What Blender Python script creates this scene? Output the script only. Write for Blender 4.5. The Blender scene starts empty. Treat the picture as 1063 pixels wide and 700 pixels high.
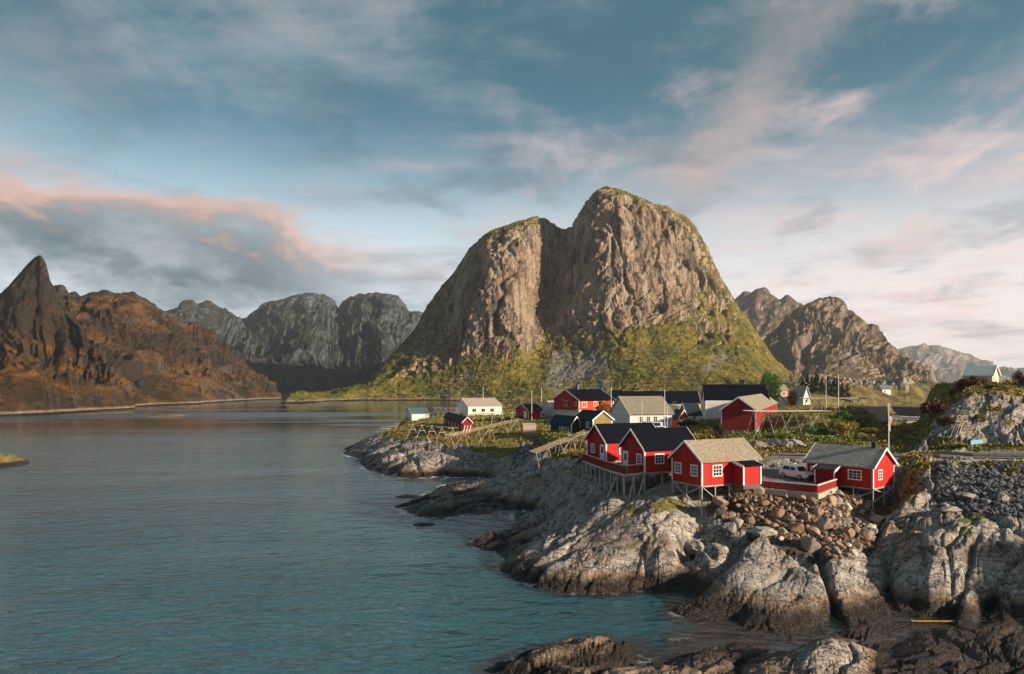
import bpy, bmesh, math, random
import numpy as np
from mathutils import Vector, Matrix
random.seed(7)
RNG = np.random.default_rng(7)
S = bpy.context.scene
COL = S.collection
R = math.radians

# ------------------------------------------------------------------ camera
CAM_H, FPX, HOR, CX = 18.0, 720.0, 400.0, 531.5      # metres, and the photograph's own pixel units
cam = bpy.data.cameras.new('camera')
cam.sensor_width = 36.0
cam.lens = FPX / 1063.0 * 36.0
cam.shift_y = (HOR - 350.0) / 1063.0
cam.clip_start = 0.5
cam.clip_end = 60000
camo = bpy.data.objects.new('camera', cam)
camo.location = (0, 0, CAM_H)
camo.rotation_euler = (R(90), 0, 0)
COL.objects.link(camo)
S.camera = camo

# ------------------------------------------------------------------ view, world, sun
S.view_settings.view_transform = 'Standard'
S.view_settings.look = 'None'
S.view_settings.gamma = 1.0
S.view_settings.use_curve_mapping = False
S.view_settings.exposure = 0.98
S.cycles.max_bounces = 6
S.cycles.volume_bounces = 0
S.cycles.transparent_max_bounces = 8
SUN_AZ, SUN_EL = 117.0, 17.0        # degrees clockwise from the view direction; above the horizon
sl = bpy.data.lights.new('sun', 'SUN')
sl.energy = 5.0
sl.angle = R(1.5)
sl.color = (1.0, 0.80, 0.59)
so = bpy.data.objects.new('sun', sl)
sd = Vector((math.sin(R(SUN_AZ)) * math.cos(R(SUN_EL)), math.cos(R(SUN_AZ)) * math.cos(R(SUN_EL)), math.sin(R(SUN_EL))))
so.rotation_euler = sd.to_track_quat('Z', 'Y').to_euler()
so.location = (200, -100, 300)
COL.objects.link(so)


class NT:
    """short-hand for building node trees"""
    def __init__(self, tree):
        self.t = tree
        self.n = tree.nodes
        self.l = tree.links

    def new(self, typ, **kw):
        nd = self.n.new(typ)
        for k, v in kw.items():
            setattr(nd, k, v)
        return nd

    def put(self, sock, val):
        if hasattr(val, 'bl_idname') or isinstance(val, bpy.types.NodeSocket):
            self.l.new(val, sock)
        elif val is not None:
            if sock.type == 'RGBA' and not hasattr(val, '__len__'):
                val = (val, val, val, 1)
            if sock.type == 'RGBA' and len(val) == 3:
                val = (*val, 1)
            sock.default_value = val

    def math(self, op, a, b=None, c=None, clamp=False):
        nd = self.new('ShaderNodeMath', operation=op, use_clamp=clamp)
        self.put(nd.inputs[0], a)
        if b is not None:
            self.put(nd.inputs[1], b)
        if c is not None:
            self.put(nd.inputs[2], c)
        return nd.outputs[0]

    def vmath(self, op, a, b=None):
        nd = self.new('ShaderNodeVectorMath', operation=op)
        self.put(nd.inputs[0], a)
        if b is not None:
            if op == 'SCALE':
                self.put(nd.inputs['Scale'], b)
            else:
                self.put(nd.inputs[1], b)
        return nd.outputs[0]

    def mix(self, f, a, b, blend='MIX'):
        nd = self.new('ShaderNodeMix', data_type='RGBA', blend_type=blend)
        nd.clamp_factor = True
        self.put(nd.inputs[0], f)
        self.put(nd.inputs[6], a)
        self.put(nd.inputs[7], b)
        return nd.outputs[2]

    def ramp(self, f, lo, hi, a=0.0, b=1.0):
        nd = self.new('ShaderNodeMapRange', interpolation_type='SMOOTHSTEP')
        self.put(nd.inputs[0], f)
        self.put(nd.inputs[1], lo)
        self.put(nd.inputs[2], hi)
        self.put(nd.inputs[3], a)
        self.put(nd.inputs[4], b)
        return nd.outputs[0]

    def noise(self, vec, scale, detail=4, rough=0.55, dist=0.0, col=False):
        nd = self.new('ShaderNodeTexNoise')
        self.put(nd.inputs['Vector'], vec)
        self.put(nd.inputs['Scale'], scale)
        nd.inputs['Detail'].default_value = detail
        nd.inputs['Roughness'].default_value = rough
        nd.inputs['Distortion'].default_value = dist
        return nd.outputs['Color'] if col else nd.outputs['Fac']

    def ridge(self, vec, scale, detail=6, rough=0.6, lac=2.1, gain=2.0, dist=0.0):
        nd = self.new('ShaderNodeTexNoise')
        nd.noise_type = 'RIDGED_MULTIFRACTAL'
        self.put(nd.inputs['Vector'], vec)
        self.put(nd.inputs['Scale'], scale)
        nd.inputs['Detail'].default_value = detail
        nd.inputs['Roughness'].default_value = rough
        nd.inputs['Lacunarity'].default_value = lac
        nd.inputs['Offset'].default_value = 1.0
        nd.inputs['Gain'].default_value = gain
        nd.inputs['Distortion'].default_value = dist
        return self.math('MULTIPLY', nd.outputs['Fac'], 0.4)

    def voro(self, vec, scale, feature='F1', out='Distance', rand=1.0):
        nd = self.new('ShaderNodeTexVoronoi', feature=feature)
        self.put(nd.inputs['Vector'], vec)
        self.put(nd.inputs['Scale'], scale)
        nd.inputs['Randomness'].default_value = rand
        return nd.outputs[out]

    def mapping(self, vec, loc=(0, 0, 0), rot=(0, 0, 0), scale=(1, 1, 1)):
        nd = self.new('ShaderNodeMapping')
        self.put(nd.inputs[0], vec)
        nd.inputs[1].default_value = loc
        nd.inputs[2].default_value = rot
        nd.inputs[3].default_value = scale
        return nd.outputs[0]

    def sep(self, v):
        nd = self.new('ShaderNodeSeparateXYZ')
        self.put(nd.inputs[0], v)
        return nd.outputs

    def comb(self, x, y, z):
        nd = self.new('ShaderNodeCombineXYZ')
        for s, v in zip(nd.inputs, (x, y, z)):
            self.put(s, v)
        return nd.outputs[0]

    def attr(self, name, out='Fac'):
        nd = self.new('ShaderNodeAttribute', attribute_name=name)
        return nd.outputs[out]


def make_world():
    w = bpy.data.worlds.new('World')
    S.world = w
    w.use_nodes = True
    w.node_tree.nodes.clear()
    T = NT(w.node_tree)
    out = T.new('ShaderNodeOutputWorld')
    bg = T.new('ShaderNodeBackground')
    bg.inputs['Strength'].default_value = 0.122
    sky = T.new('ShaderNodeTexSky', sky_type='NISHITA', sun_disc=False)
    sky.sun_elevation = R(SUN_EL)
    sky.sun_rotation = R(SUN_AZ)
    sky.air_density = 1.3
    sky.dust_density = 1.2
    sky.ozone_density = 2.0
    d = T.vmath('NORMALIZE', T.new('ShaderNodeTexCoord').outputs['Generated'])
    X, Y, Z = T.sep(d)
    up = T.math('MAXIMUM', Z, 0.0)
    base = T.mix(1.0, sky.outputs[0], (0.36, 0.54, 0.54), 'MULTIPLY')
    # a thin milky veil brightens the air near the horizon
    veil = T.ramp(up, 0.08, 0.40, 1.0, 0.0)
    base = T.mix(T.math('MULTIPLY', veil, 0.86), base, T.mix(T.ramp(X, -0.2, 0.6), (4.0, 4.2, 4.55), (4.6, 3.9, 3.85)))
    teal = T.ramp(up, 0.17, 0.46, 0.0, 0.88)
    base = T.mix(teal, base, (0.25, 0.66, 0.86))
    # cloud layer: the direction is laid on a flat ceiling, so cloud bands foreshorten to the horizon
    inv = T.math('DIVIDE', 1.0, T.math('ADD', up, 0.10))
    P = T.comb(T.math('MULTIPLY', X, inv), T.math('MULTIPLY', Y, inv), 0.0)
    side = T.ramp(X, -0.45, 0.55)                       # 0 on the left, 1 towards the sun
    warm = T.mix(side, (2.1, 1.9, 2.0), (4.0, 2.95, 2.75))
    # broad soft smudges
    n2 = T.noise(T.mapping(P, loc=(3.1, 1.7, 0), scale=(0.8, 1.2, 1)), 1.25, 9, 0.62, 0.3)
    base = T.mix(T.math('MULTIPLY', T.ramp(n2, 0.46, 0.68), T.ramp(X, -0.6, 0.5, 0.62, 0.60)), base, T.mix(side, (1.15, 1.6, 1.85), (2.5, 2.25, 2.35)))
    # high streaks
    Pm = T.mapping(P, rot=(0, 0, R(-24)), scale=(0.85, 0.5, 1))
    n1 = T.noise(Pm, 2.3, 9, 0.64, 0.35)
    st = T.ramp(T.math('ADD', T.math('MULTIPLY', n1, 0.8), T.math('MULTIPLY', n2, 0.35)), 0.54, 0.80)
    st = T.math('MULTIPLY', st, T.ramp(X, -0.5, 0.5, 0.50, 0.85))
    base = T.mix(st, base, warm)
    # one long feathered plume climbing from the dome's shoulder to the upper right
    yy = T.math('MAXIMUM', Y, 0.05)
    A = T.math('DIVIDE', X, yy)
    E = T.math('DIVIDE', Z, yy)
    nw = T.noise(T.comb(A, E, 0.0), 4.0, 7, 0.6)
    ln = T.math('SUBTRACT', T.math('SUBTRACT', A, T.math('MULTIPLY', E, 0.80)), 0.0)
    ln = T.math('ADD', ln, T.math('MULTIPLY', T.math('SUBTRACT', nw, 0.5), 0.34))
    pl = T.math('MULTIPLY', T.ramp(T.math('ABSOLUTE', ln), 0.015, 0.115, 1.0, 0.0), T.ramp(E, 0.10, 0.28))
    pl = T.math('MULTIPLY', pl, T.ramp(n1, 0.34, 0.62, 0.15, 0.70))
    base = T.mix(pl, base, (2.0, 1.7, 1.65))
    # dark grey-teal puffs
    n3 = T.noise(T.mapping(P, loc=(7.3, 2.2, 0), scale=(1, 0.7, 1)), 1.9, 7, 0.58, 0.3)
    dk = T.math('MULTIPLY', T.ramp(n3, 0.49, 0.68), T.math('MULTIPLY', T.ramp(up, 0.45, 0.15, 0.72, 0.50), T.ramp(X, -0.5, 0.0, 0.45, 1.0)))
    base = T.mix(dk, base, T.mix(side, (0.32, 0.66, 0.84), (0.95, 1.2, 1.4)))
    # the long cloud bank low on the left: sunlit pink top edge, grey-teal body
    q = T.comb(X, Y, T.math('MULTIPLY', Z, 2.4))
    nb = T.noise(q, 5.0, 8, 0.6, 0.15)
    nbig = T.noise(T.vmath('ADD', q, (0.35, 0.0, 0.1)), 2.1, 2, 0.5)
    top = T.math('ADD', 0.255, T.math('MULTIPLY', T.math('SUBTRACT', nb, 0.5), 0.17))
    top = T.math('ADD', top, T.math('MULTIPLY', T.math('SUBTRACT', nbig, 0.5), 0.10))
    top = T.math('SUBTRACT', top, T.ramp(X, -0.36, 0.02, 0.0, 0.10))
    dep = T.math('SUBTRACT', top, Z)                    # depth below the cloud's top edge
    body = T.math('MULTIPLY', T.ramp(dep, -0.006, 0.035), T.ramp(dep, 0.10, 0.18, 1.0, 0.30))
    body = T.math('MULTIPLY', body, T.math('ADD', T.ramp(X, -0.36, -0.14, 0.62, 0.0), T.ramp(X, -0.20, 0.08, 0.35, 0.0)))
    lit = T.ramp(T.math('ADD', dep, T.math('MULTIPLY', T.math('SUBTRACT', nb, 0.5), 0.20)), 0.005, 0.075, 0.95, 0.0)
    dark = T.mix(T.ramp(nb, 0.36, 0.64), (0.48, 0.78, 0.92), (1.7, 1.95, 2.1))
    bank = T.mix(lit, dark, (3.3, 2.15, 1.75))
    base = T.mix(body, base, bank)
    # unseen sky behind the camera dimmed to cut the fill light
    base = T.mix(1.0, base, T.mix(T.ramp(Y, -0.35, 0.2), (0.85, 0.87, 0.9), (1, 1, 1)), 'MULTIPLY')
    T.put(bg.inputs['Color'], base)
    T.l.new(bg.outputs[0], out.inputs[0])


make_world()

# ------------------------------------------------------------------ numpy noise
_perm = np.random.default_rng(11).permutation(256).astype(np.int64)
_perm = np.concatenate([_perm, _perm, _perm])
_g = np.random.default_rng(5).normal(size=(256, 3))
_g /= np.linalg.norm(_g, axis=1)[:, None]


def pn(x, y, z):
    xi, yi, zi = np.floor(x).astype(np.int64), np.floor(y).astype(np.int64), np.floor(z).astype(np.int64)
    xf, yf, zf = x - xi, y - yi, z - zi
    xi &= 255; yi &= 255; zi &= 255
    u, v, w = (t * t * t * (t * (t * 6 - 15) + 10) for t in (xf, yf, zf))
    r = 0
    for dx in (0, 1):
        for dy in (0, 1):
            for dz in (0, 1):
                g = _g[_perm[_perm[_perm[xi + dx] + yi + dy] + zi + dz]]
                dot = g[..., 0] * (xf - dx) + g[..., 1] * (yf - dy) + g[..., 2] * (zf - dz)
                r = r + dot * (u if dx else 1 - u) * (v if dy else 1 - v) * (w if dz else 1 - w)
    return r * 1.6


def fbm(x, y, z, oct=5, gain=0.5, lac=2.03):
    a, s, r = 1.0, 1.0, 0
    for i in range(oct):
        r = r + a * pn(x * s + 17.3 * i, y * s + 9.1 * i, z * s + 4.7 * i)
        a *= gain
        s *= lac
    return r


def ridged(x, y, z, oct=5, gain=0.5, lac=2.03):
    a, s, r = 1.0, 1.0, 0
    for i in range(oct):
        r = r + a * (1 - 2 * np.abs(pn(x * s + 13.1 * i, y * s + 5.7 * i, z * s + 8.3 * i)))
        a *= gain
        s *= lac
    return r


def worley(x, y, jit=0.9):
    """F1 and F2 distances and the cell's random value"""
    xi, yi = np.floor(x).astype(np.int64), np.floor(y).astype(np.int64)
    f1 = np.full(x.shape, 9.0); f2 = np.full(x.shape, 9.0); cid = np.zeros(x.shape); ox = np.zeros(x.shape); oy = np.zeros(x.shape)
    for dx in (-1, 0, 1):
        for dy in (-1, 0, 1):
            cx, cy = xi + dx, yi + dy
            h = _perm[_perm[cx & 255] + (cy & 255)]
            h2 = _perm[h + 71]
            h3 = _perm[h2 + 13]
            ex, ey = x - (cx + 0.5 + jit * (h / 255 - 0.5)), y - (cy + 0.5 + jit * (h2 / 255 - 0.5))
            d = np.hypot(ex, ey)
            near = d < f1
            f2 = np.where(near, f1, np.minimum(f2, d))
            cid = np.where(near, h3 / 255, cid)
            ox = np.where(near, ex, ox); oy = np.where(near, ey, oy)
            f1 = np.where(near, d, f1)
    return f1, f2, cid, ox, oy


def sstep(a, b, x):
    t = np.clip((x - a) / (b - a), 0, 1)
    return t * t * (3 - 2 * t)


def at(px, py=None, d=None, z=None):
    """a point of the place from where the photograph shows it: give its distance, or its height"""
    if d is None:
        d = (CAM_H - z) * FPX / (py - HOR)
    if z is None:
        z = CAM_H - (py - HOR) * d / FPX
    return Vector(((px - CX) * d / FPX, d, z))


# ------------------------------------------------------------------ object helpers
def props(o, label=None, cat=None, group=None, kind=None):
    if label: o['label'] = label
    if cat: o['category'] = cat
    if group: o['group'] = group
    if kind: o['kind'] = kind
    return o


def empty(name, loc, rz=0.0, label=None, cat=None, group=None):
    o = bpy.data.objects.new(name, None)
    o.empty_display_size = 0.3
    o.location = loc
    o.rotation_euler = (0, 0, rz)
    COL.objects.link(o)
    return props(o, label, cat, group)


def grid_mesh(name, V, nu, nv, mat, keep=None, attrs=None, smooth=True):
    """V: (nv*nu,3) laid out row by row"""
    idx = np.arange(nu * nv).reshape(nv, nu)
    q = np.stack([idx[:-1, :-1], idx[:-1, 1:], idx[1:, 1:], idx[1:, :-1]], -1).reshape(-1, 4)
    if keep is not None:
        q = q[keep[q].any(1)]
        used = np.zeros(len(V), bool)
        used[q] = True
        remap = np.cumsum(used) - 1
        V = V[used]
        q = remap[q]
        if attrs:
            attrs = {k: a[used] for k, a in attrs.items()}
    me = bpy.data.meshes.new(name)
    me.vertices.add(len(V))
    me.vertices.foreach_set('co', np.ascontiguousarray(V, dtype=np.float32).ravel())
    me.loops.add(len(q) * 4)
    me.loops.foreach_set('vertex_index', q.ravel().astype(np.int32))
    me.polygons.add(len(q))
    me.polygons.foreach_set('loop_start', np.arange(0, len(q) * 4, 4, dtype=np.int32))
    me.polygons.foreach_set('use_smooth', np.full(len(q), smooth))
    me.update(calc_edges=True)
    for k, a in (attrs or {}).items():
        at_ = me.attributes.new(k, 'FLOAT', 'POINT')
        at_.data.foreach_set('value', np.ascontiguousarray(a, dtype=np.float32))
    me.materials.append(mat)
    o = bpy.data.objects.new(name, me)
    COL.objects.link(o)
    return o


def tri_mesh(name, V, F, mat, parent=None, smooth=False, attrs=None):
    """V (n,3) and F (m,k) arrays"""
    V = np.asarray(V, dtype=np.float32); F = np.asarray(F, dtype=np.int32)
    k = F.shape[1]
    me = bpy.data.meshes.new(name)
    me.vertices.add(len(V))
    me.vertices.foreach_set('co', V.ravel())
    me.loops.add(len(F) * k)
    me.loops.foreach_set('vertex_index', F.ravel())
    me.polygons.add(len(F))
    me.polygons.foreach_set('loop_start', np.arange(0, len(F) * k, k, dtype=np.int32))
    me.polygons.foreach_set('use_smooth', np.full(len(F), smooth))
    me.update(calc_edges=True)
    for kk, a in (attrs or {}).items():
        at_ = me.attributes.new(kk, 'FLOAT', 'POINT')
        at_.data.foreach_set('value', np.ascontiguousarray(a, dtype=np.float32))
    me.materials.append(mat)
    o = bpy.data.objects.new(name, me)
    COL.objects.link(o)
    if parent: o.parent = parent
    return o


MATS = {}


def material(name, build):
    if name in MATS:
        return MATS[name]
    m = bpy.data.materials.new(name)
    m.use_nodes = True
    m.node_tree.nodes.clear()
    T = NT(m.node_tree)
    out = T.new('ShaderNodeOutputMaterial')
    b = T.new('ShaderNodeBsdfPrincipled')
    T.l.new(b.outputs[0], out.inputs[0])
    build(T, b)
    MATS[name] = m
    return m


def bump(T, b, h, dist, strength=1.0, prev=None):
    nd = T.new('ShaderNodeBump')
    nd.inputs['Strength'].default_value = strength
    nd.inputs['Distance'].default_value = dist
    T.put(nd.inputs['Height'], h)
    if prev is not None:
        T.put(nd.inputs['Normal'], prev)
    T.put(b.inputs['Normal'], nd.outputs[0])
    return nd.outputs[0]


# ------------------------------------------------------------------ setting materials
def m_water(T, b):
    p = T.new('ShaderNodeNewGeometry').outputs['Position']
    px_, py_, pz_ = T.sep(p)
    big = T.noise(T.mapping(p, scale=(0.8, 1.6, 1)), 0.02, 4, 0.55, 0.4)
    far = T.ramp(py_, 190.0, 330.0)
    band = T.noise(T.mapping(p, rot=(0, 0, R(-6)), scale=(0.30, 1.7, 1)), 0.011, 4, 0.5, 0.5)
    calm = T.math('ADD', T.math('MULTIPLY', T.math('SUBTRACT', 1.0, far), T.ramp(big, 0.36, 0.62, 0.55, 1.0)), T.math('MULTIPLY', far, T.ramp(band, 0.53, 0.60, 0.05, 1.4)))
    w1 = T.noise(T.mapping(p, rot=(0, 0, R(14)), scale=(0.55, 1.0, 1)), 0.50, 3, 0.55, 0.3)
    w2 = T.noise(T.mapping(p, rot=(0, 0, R(-22)), scale=(0.6, 1.0, 1)), 1.5, 4, 0.6, 0.4)
    w3 = T.noise(T.mapping(p, rot=(0, 0, R(5)), scale=(0.5, 1, 1)), 0.09, 2, 0.5)
    h = T.math('ADD', T.math('MULTIPLY', w1, 0.66), T.math('MULTIPLY', w2, 0.27))
    h = T.math('ADD', h, T.math('MULTIPLY', w3, 0.7))
    h = T.math('MULTIPLY', h, calm)
    bump(T, b, h, 0.72)
    sh = T.attr('depth')                                # 0 at the shore, 1 in deep water
    deep = T.mix(T.ramp(py_, 55.0, 150.0), (0.009, 0.075, 0.100), (0.066, 0.116, 0.138))  # paler at mid distance: sky reflection put into the base colour
    deep = T.mix(T.ramp(py_, 170.0, 330.0), deep, (0.022, 0.032, 0.038))
    c = T.mix(T.ramp(sh, 0.05, 0.75), T.mix(w1, (0.008, 0.008, 0.007), (0.028, 0.022, 0.014)), deep)
    fn = T.ridge(T.mapping(p, scale=(1, 1, 1)), 0.55, 5, 0.6)
    foam = T.math('MULTIPLY', T.ramp(sh, 0.34, 0.02), T.ramp(T.math('MULTIPLY', fn, T.noise(p, 0.10, 3, 0.6)), 0.30, 0.42))
    foam = T.math('MULTIPLY', foam, T.attr('surf'))
    c = T.mix(foam, c, (0.72, 0.76, 0.78))
    T.put(b.inputs['Base Color'], c)
    T.put(b.inputs['Roughness'], T.math('ADD', T.math('ADD', 0.06, T.math('MULTIPLY', foam, 0.6)), T.math('MULTIPLY', T.math('MULTIPLY', far, T.ramp(band, 0.53, 0.60)), 0.26)))
    b.inputs['Specular IOR Level'].default_value = 0.7
    b.inputs['IOR'].default_value = 1.85


def rock_colour(T, p, strata_rot, scale=1.0, palette=None):
    """bare coastal rock: banded greys with brown and pink patches, dark joints"""
    pal = palette or ((0.20, 0.19, 0.175), (0.40, 0.37, 0.33), (0.30, 0.215, 0.15), (0.085, 0.085, 0.085))
    m = T.mapping(p, rot=strata_rot, scale=(0.9 * scale, 0.12 * scale, 0.7 * scale))
    n1 = T.ridge(m, 0.60, 8, 0.62)
    n2 = T.noise(p, 0.16 * scale, 4, 0.6, 0.4)
    n3 = T.noise(p, 1.9 * scale, 8, 0.76)
    c = T.mix(T.ramp(n1, 0.12, 0.75), pal[0], pal[1])
    c = T.mix(T.math('MULTIPLY', T.ramp(n2, 0.46, 0.66), 0.75), c, pal[2])
    c = T.mix(T.math('MULTIPLY', T.ramp(n3, 0.50, 0.70), 0.62), c, pal[3])
    c = T.mix(T.math('MULTIPLY', T.ramp(n3, 0.46, 0.34), 0.35), c, (0.46, 0.43, 0.385))
    return c, n1, n3


def m_ground(T, b):
    g = T.new('ShaderNodeNewGeometry')
    p = g.outputs['Position']
    nz = T.sep(g.outputs['Normal'])[2]
    z = T.sep(p)[2]
    rock, n1, n3 = rock_colour(T, p, (0, 0, R(44)))
    # joints and cracks
    pw = T.vmath('ADD', p, T.vmath('SCALE', T.noise(p, 0.5, 4, 0.65, col=True), 1.6))
    k1 = T.noise(T.mapping(pw, rot=(0, 0, R(-42)), scale=(0.22, 1.0, 0.8)), 0.75, 4, 0.55, 0.6)
    k2 = T.noise(T.mapping(pw, rot=(0, 0, R(38)), scale=(0.3, 1.0, 0.5)), 0.9, 3, 0.5, 0.5)
    v1 = T.math('ABSOLUTE', T.math('SUBTRACT', k1, 0.5))
    v2 = T.math('ABSOLUTE', T.math('SUBTRACT', k2, 0.47))
    crack = T.math('MULTIPLY', T.ramp(v1, 0.0, 0.024), T.ramp(v2, 0.0, 0.018, 0.3, 1.0))
    k3 = T.noise(T.mapping(pw, rot=(0, 0, R(-50)), scale=(0.35, 1.0, 1.0)), 2.4, 3, 0.5, 0.4)
    crack = T.math('MULTIPLY', crack, T.ramp(T.math('ABSOLUTE', T.math('SUBTRACT', k3, 0.5)), 0.0, 0.03, 0.5, 1.0))
    rock = T.mix(T.ramp(crack, 0.0, 0.9, 0.78, 0.0), rock, (0.045, 0.04, 0.036))
    nl = T.noise(p, 0.5, 5, 0.65)
    # dry-grass, heather and green turf
    gr = T.noise(p, 0.35, 6, 0.7)
    gf = T.noise(p, 3.0, 4, 0.75)
    turf = T.mix(T.ramp(gr, 0.36, 0.60), (0.105, 0.130, 0.026), (0.255, 0.205, 0.055))
    turf = T.mix(T.attr('green'), turf, (0.060, 0.150, 0.026))
    turf = T.mix(T.math('MULTIPLY', T.ramp(gf, 0.5, 0.7), 0.6), turf, (0.38, 0.29, 0.10))
    turf = T.mix(T.math('MULTIPLY', T.ramp(gf, 0.5, 0.3), 0.7), turf, (0.045, 0.055, 0.016))
    gm = T.math('ADD', T.attr('grass'), T.math('MULTIPLY', T.math('SUBTRACT', nl, 0.5), 1.3))
    gm = T.math('ADD', gm, T.math('MULTIPLY', T.math('SUBTRACT', nz, 0.80), 0.9))
    gmask = T.ramp(gm, 0.42, 0.60)
    fy = T.ramp(T.sep(p)[1], 260.0, 380.0)
    turf = T.mix(T.math('MULTIPLY', fy, T.ramp(T.noise(p, 0.06, 8, 0.75), 0.40, 0.56)), turf, (0.085, 0.055, 0.028))
    c = T.mix(gmask, rock, turf)
    c = T.mix(T.ramp(T.math('ADD', T.attr('rubble'), T.math('MULTIPLY', T.math('SUBTRACT', nl, 0.5), 0.5)), 0.4, 0.6, 0.0, 0.9), c, T.mix(n3, (0.020, 0.017, 0.015), (0.085, 0.068, 0.055)))
    gravel = T.mix(T.noise(p, 1.1, 6, 0.7), (0.13, 0.12, 0.11), (0.27, 0.245, 0.215))
    c = T.mix(T.ramp(T.math('ADD', T.attr('gravel'), T.math('MULTIPLY', T.math('SUBTRACT', nl, 0.5), 0.5)), 0.4, 0.6), c, gravel)
    # the tide's marks: yellow-brown weed, then black below it
    jag = T.math('ADD', T.math('MULTIPLY', T.math('SUBTRACT', T.noise(p, 0.22, 4, 0.6), 0.5), 1.2),
                 T.math('MULTIPLY', T.math('SUBTRACT', n3, 0.5), 0.6))
    zz = T.math('ADD', T.math('SUBTRACT', z, T.math('MULTIPLY', T.attr('tide'), 1.0)), jag)
    ochre = T.math('MULTIPLY', T.ramp(zz, 1.75, 1.0), 0.70)
    c = T.mix(ochre, c, (0.17, 0.10, 0.045))
    black = T.ramp(zz, 1.15, 0.60)
    c = T.mix(T.math('MULTIPLY', black, 0.93), c, T.mix(n3, (0.006, 0.0055, 0.0055), (0.030, 0.021, 0.016)))
    T.put(b.inputs['Base Color'], c)
    T.put(b.inputs['Roughness'], T.ramp(zz, 0.6, 1.7, 0.42, 0.9))
    b.inputs['Specular IOR Level'].default_value = 0.3
    h = T.math('ADD', T.math('MULTIPLY', crack, 0.30), T.math('MULTIPLY', n1, 0.30))
    h = T.math('ADD', h, T.math('MULTIPLY', n3, 0.22))
    h = T.math('ADD', h, T.math('MULTIPLY', T.math('MULTIPLY', gf, gmask), 0.35))
    bump(T, b, h, 0.8, 0.9)


def mountain_mat(name, rock_a, rock_b, streak, veg_a, veg_b, veg_lo, veg_hi, unit=1.0, veg_c=None, shade_tone=None):
    def build(T, b):
        g = T.new('ShaderNodeNewGeometry')
        p = g.outputs['Position']
        nz = T.sep(g.outputs['Normal'])[2]
        mv = T.mapping(p, scale=(unit, unit, 0.22 * unit))
        n1 = T.ridge(mv, 0.028, 9, 0.62)
        n2 = T.noise(p, 0.012 * unit, 5, 0.6, 0.3)
        n3 = T.noise(p, 0.13 * unit, 8, 0.76)
        c = T.mix(T.ramp(n1, 0.10, 0.72), rock_a, rock_b)
        c = T.mix(T.math('MULTIPLY', T.ramp(n2, 0.46, 0.66), 0.6), c, streak)
        sv = T.noise(T.mapping(p, scale=(unit, 0.6 * unit, 0.05 * unit)), 0.075, 6, 0.7, 0.3)
        c = T.mix(T.ramp(sv, 0.49, 0.62, 0.0, 0.88), c, tuple(v * 0.36 for v in rock_a))
        c = T.mix(T.ramp(sv, 0.46, 0.34, 0.0, 0.5), c, tuple(v * 1.15 for v in rock_b))
        c = T.mix(T.math('MULTIPLY', T.ramp(n3, 0.55, 0.75), 0.55), c, tuple(v * 0.35 for v in rock_a))
        fis = T.noise(T.mapping(p, scale=(unit, unit, 0.10 * unit)), 0.085, 5, 0.7, 1.2)
        c = T.mix(T.ramp(T.math('ABSOLUTE', T.math('SUBTRACT', fis, 0.5)), 0.0, 0.035, 0.72, 0.0), c, tuple(v * 0.30 for v in rock_a))
        vc = T.mix(T.ramp(T.noise(p, 0.018 * unit, 6, 0.65), 0.38, 0.62), veg_a, veg_b)
        if veg_c:
            vc = T.mix(T.ramp(T.noise(p, 0.05 * unit, 5, 0.7), 0.52, 0.68), vc, veg_c)
        vc = T.mix(T.math('MULTIPLY', T.ramp(n3, 0.45, 0.65), 0.6), vc, tuple(v * 0.45 for v in veg_a))
        vm = T.math('ADD', nz, T.math('MULTIPLY', T.math('SUBTRACT', n3, 0.5), 0.75))
        vm = T.math('ADD', vm, T.math('MULTIPLY', T.math('SUBTRACT', n2, 0.5), 0.5))
        vm = T.math('ADD', vm, T.attr('veg'))
        c = T.mix(T.ramp(vm, veg_lo, veg_hi), c, vc)
        if shade_tone:
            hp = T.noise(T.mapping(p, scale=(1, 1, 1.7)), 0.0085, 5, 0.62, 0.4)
            c = T.mix(T.ramp(hp, 0.43, 0.56, 0.85, 0.0), c, T.mix(n3, tuple(v * 0.5 for v in shade_tone), tuple(v * 1.7 for v in shade_tone)))  # broad dark patches painted over the slopes as shadow
        sc = T.attr('scree')
        scc = T.mix(n3, (0.10, 0.105, 0.09), (0.26, 0.25, 0.215))
        c = T.mix(T.ramp(T.math('ADD', sc, T.math('MULTIPLY', T.math('SUBTRACT', n3, 0.5), 0.6)), 0.4, 0.62), c, scc)
        zz = T.sep(p)[2]
        shore = T.ramp(T.math('ADD', zz, T.math('MULTIPLY', n3, 2.0)), 4.2, 2.6)
        c = T.mix(T.math('MULTIPLY', shore, 0.8), c, (0.33, 0.25, 0.18))
        tide = T.ramp(zz, 1.5, 0.9)
        c = T.mix(tide, c, (0.02, 0.018, 0.015))
        T.put(b.inputs['Base Color'], c)
        b.inputs['Roughness'].default_value = 0.92
        b.inputs['Specular IOR Level'].default_value = 0.15
        h = T.math('ADD', T.math('MULTIPLY', n1, 11.0 / unit), T.math('MULTIPLY', n3, 5.0 / unit))
        h = T.math('ADD', h, T.math('MULTIPLY', T.math('ABSOLUTE', T.math('SUBTRACT', fis, 0.5)), 14.0 / unit))
        bump(T, b, h, 1.0, 0.85)
    return material(name, build)


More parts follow.
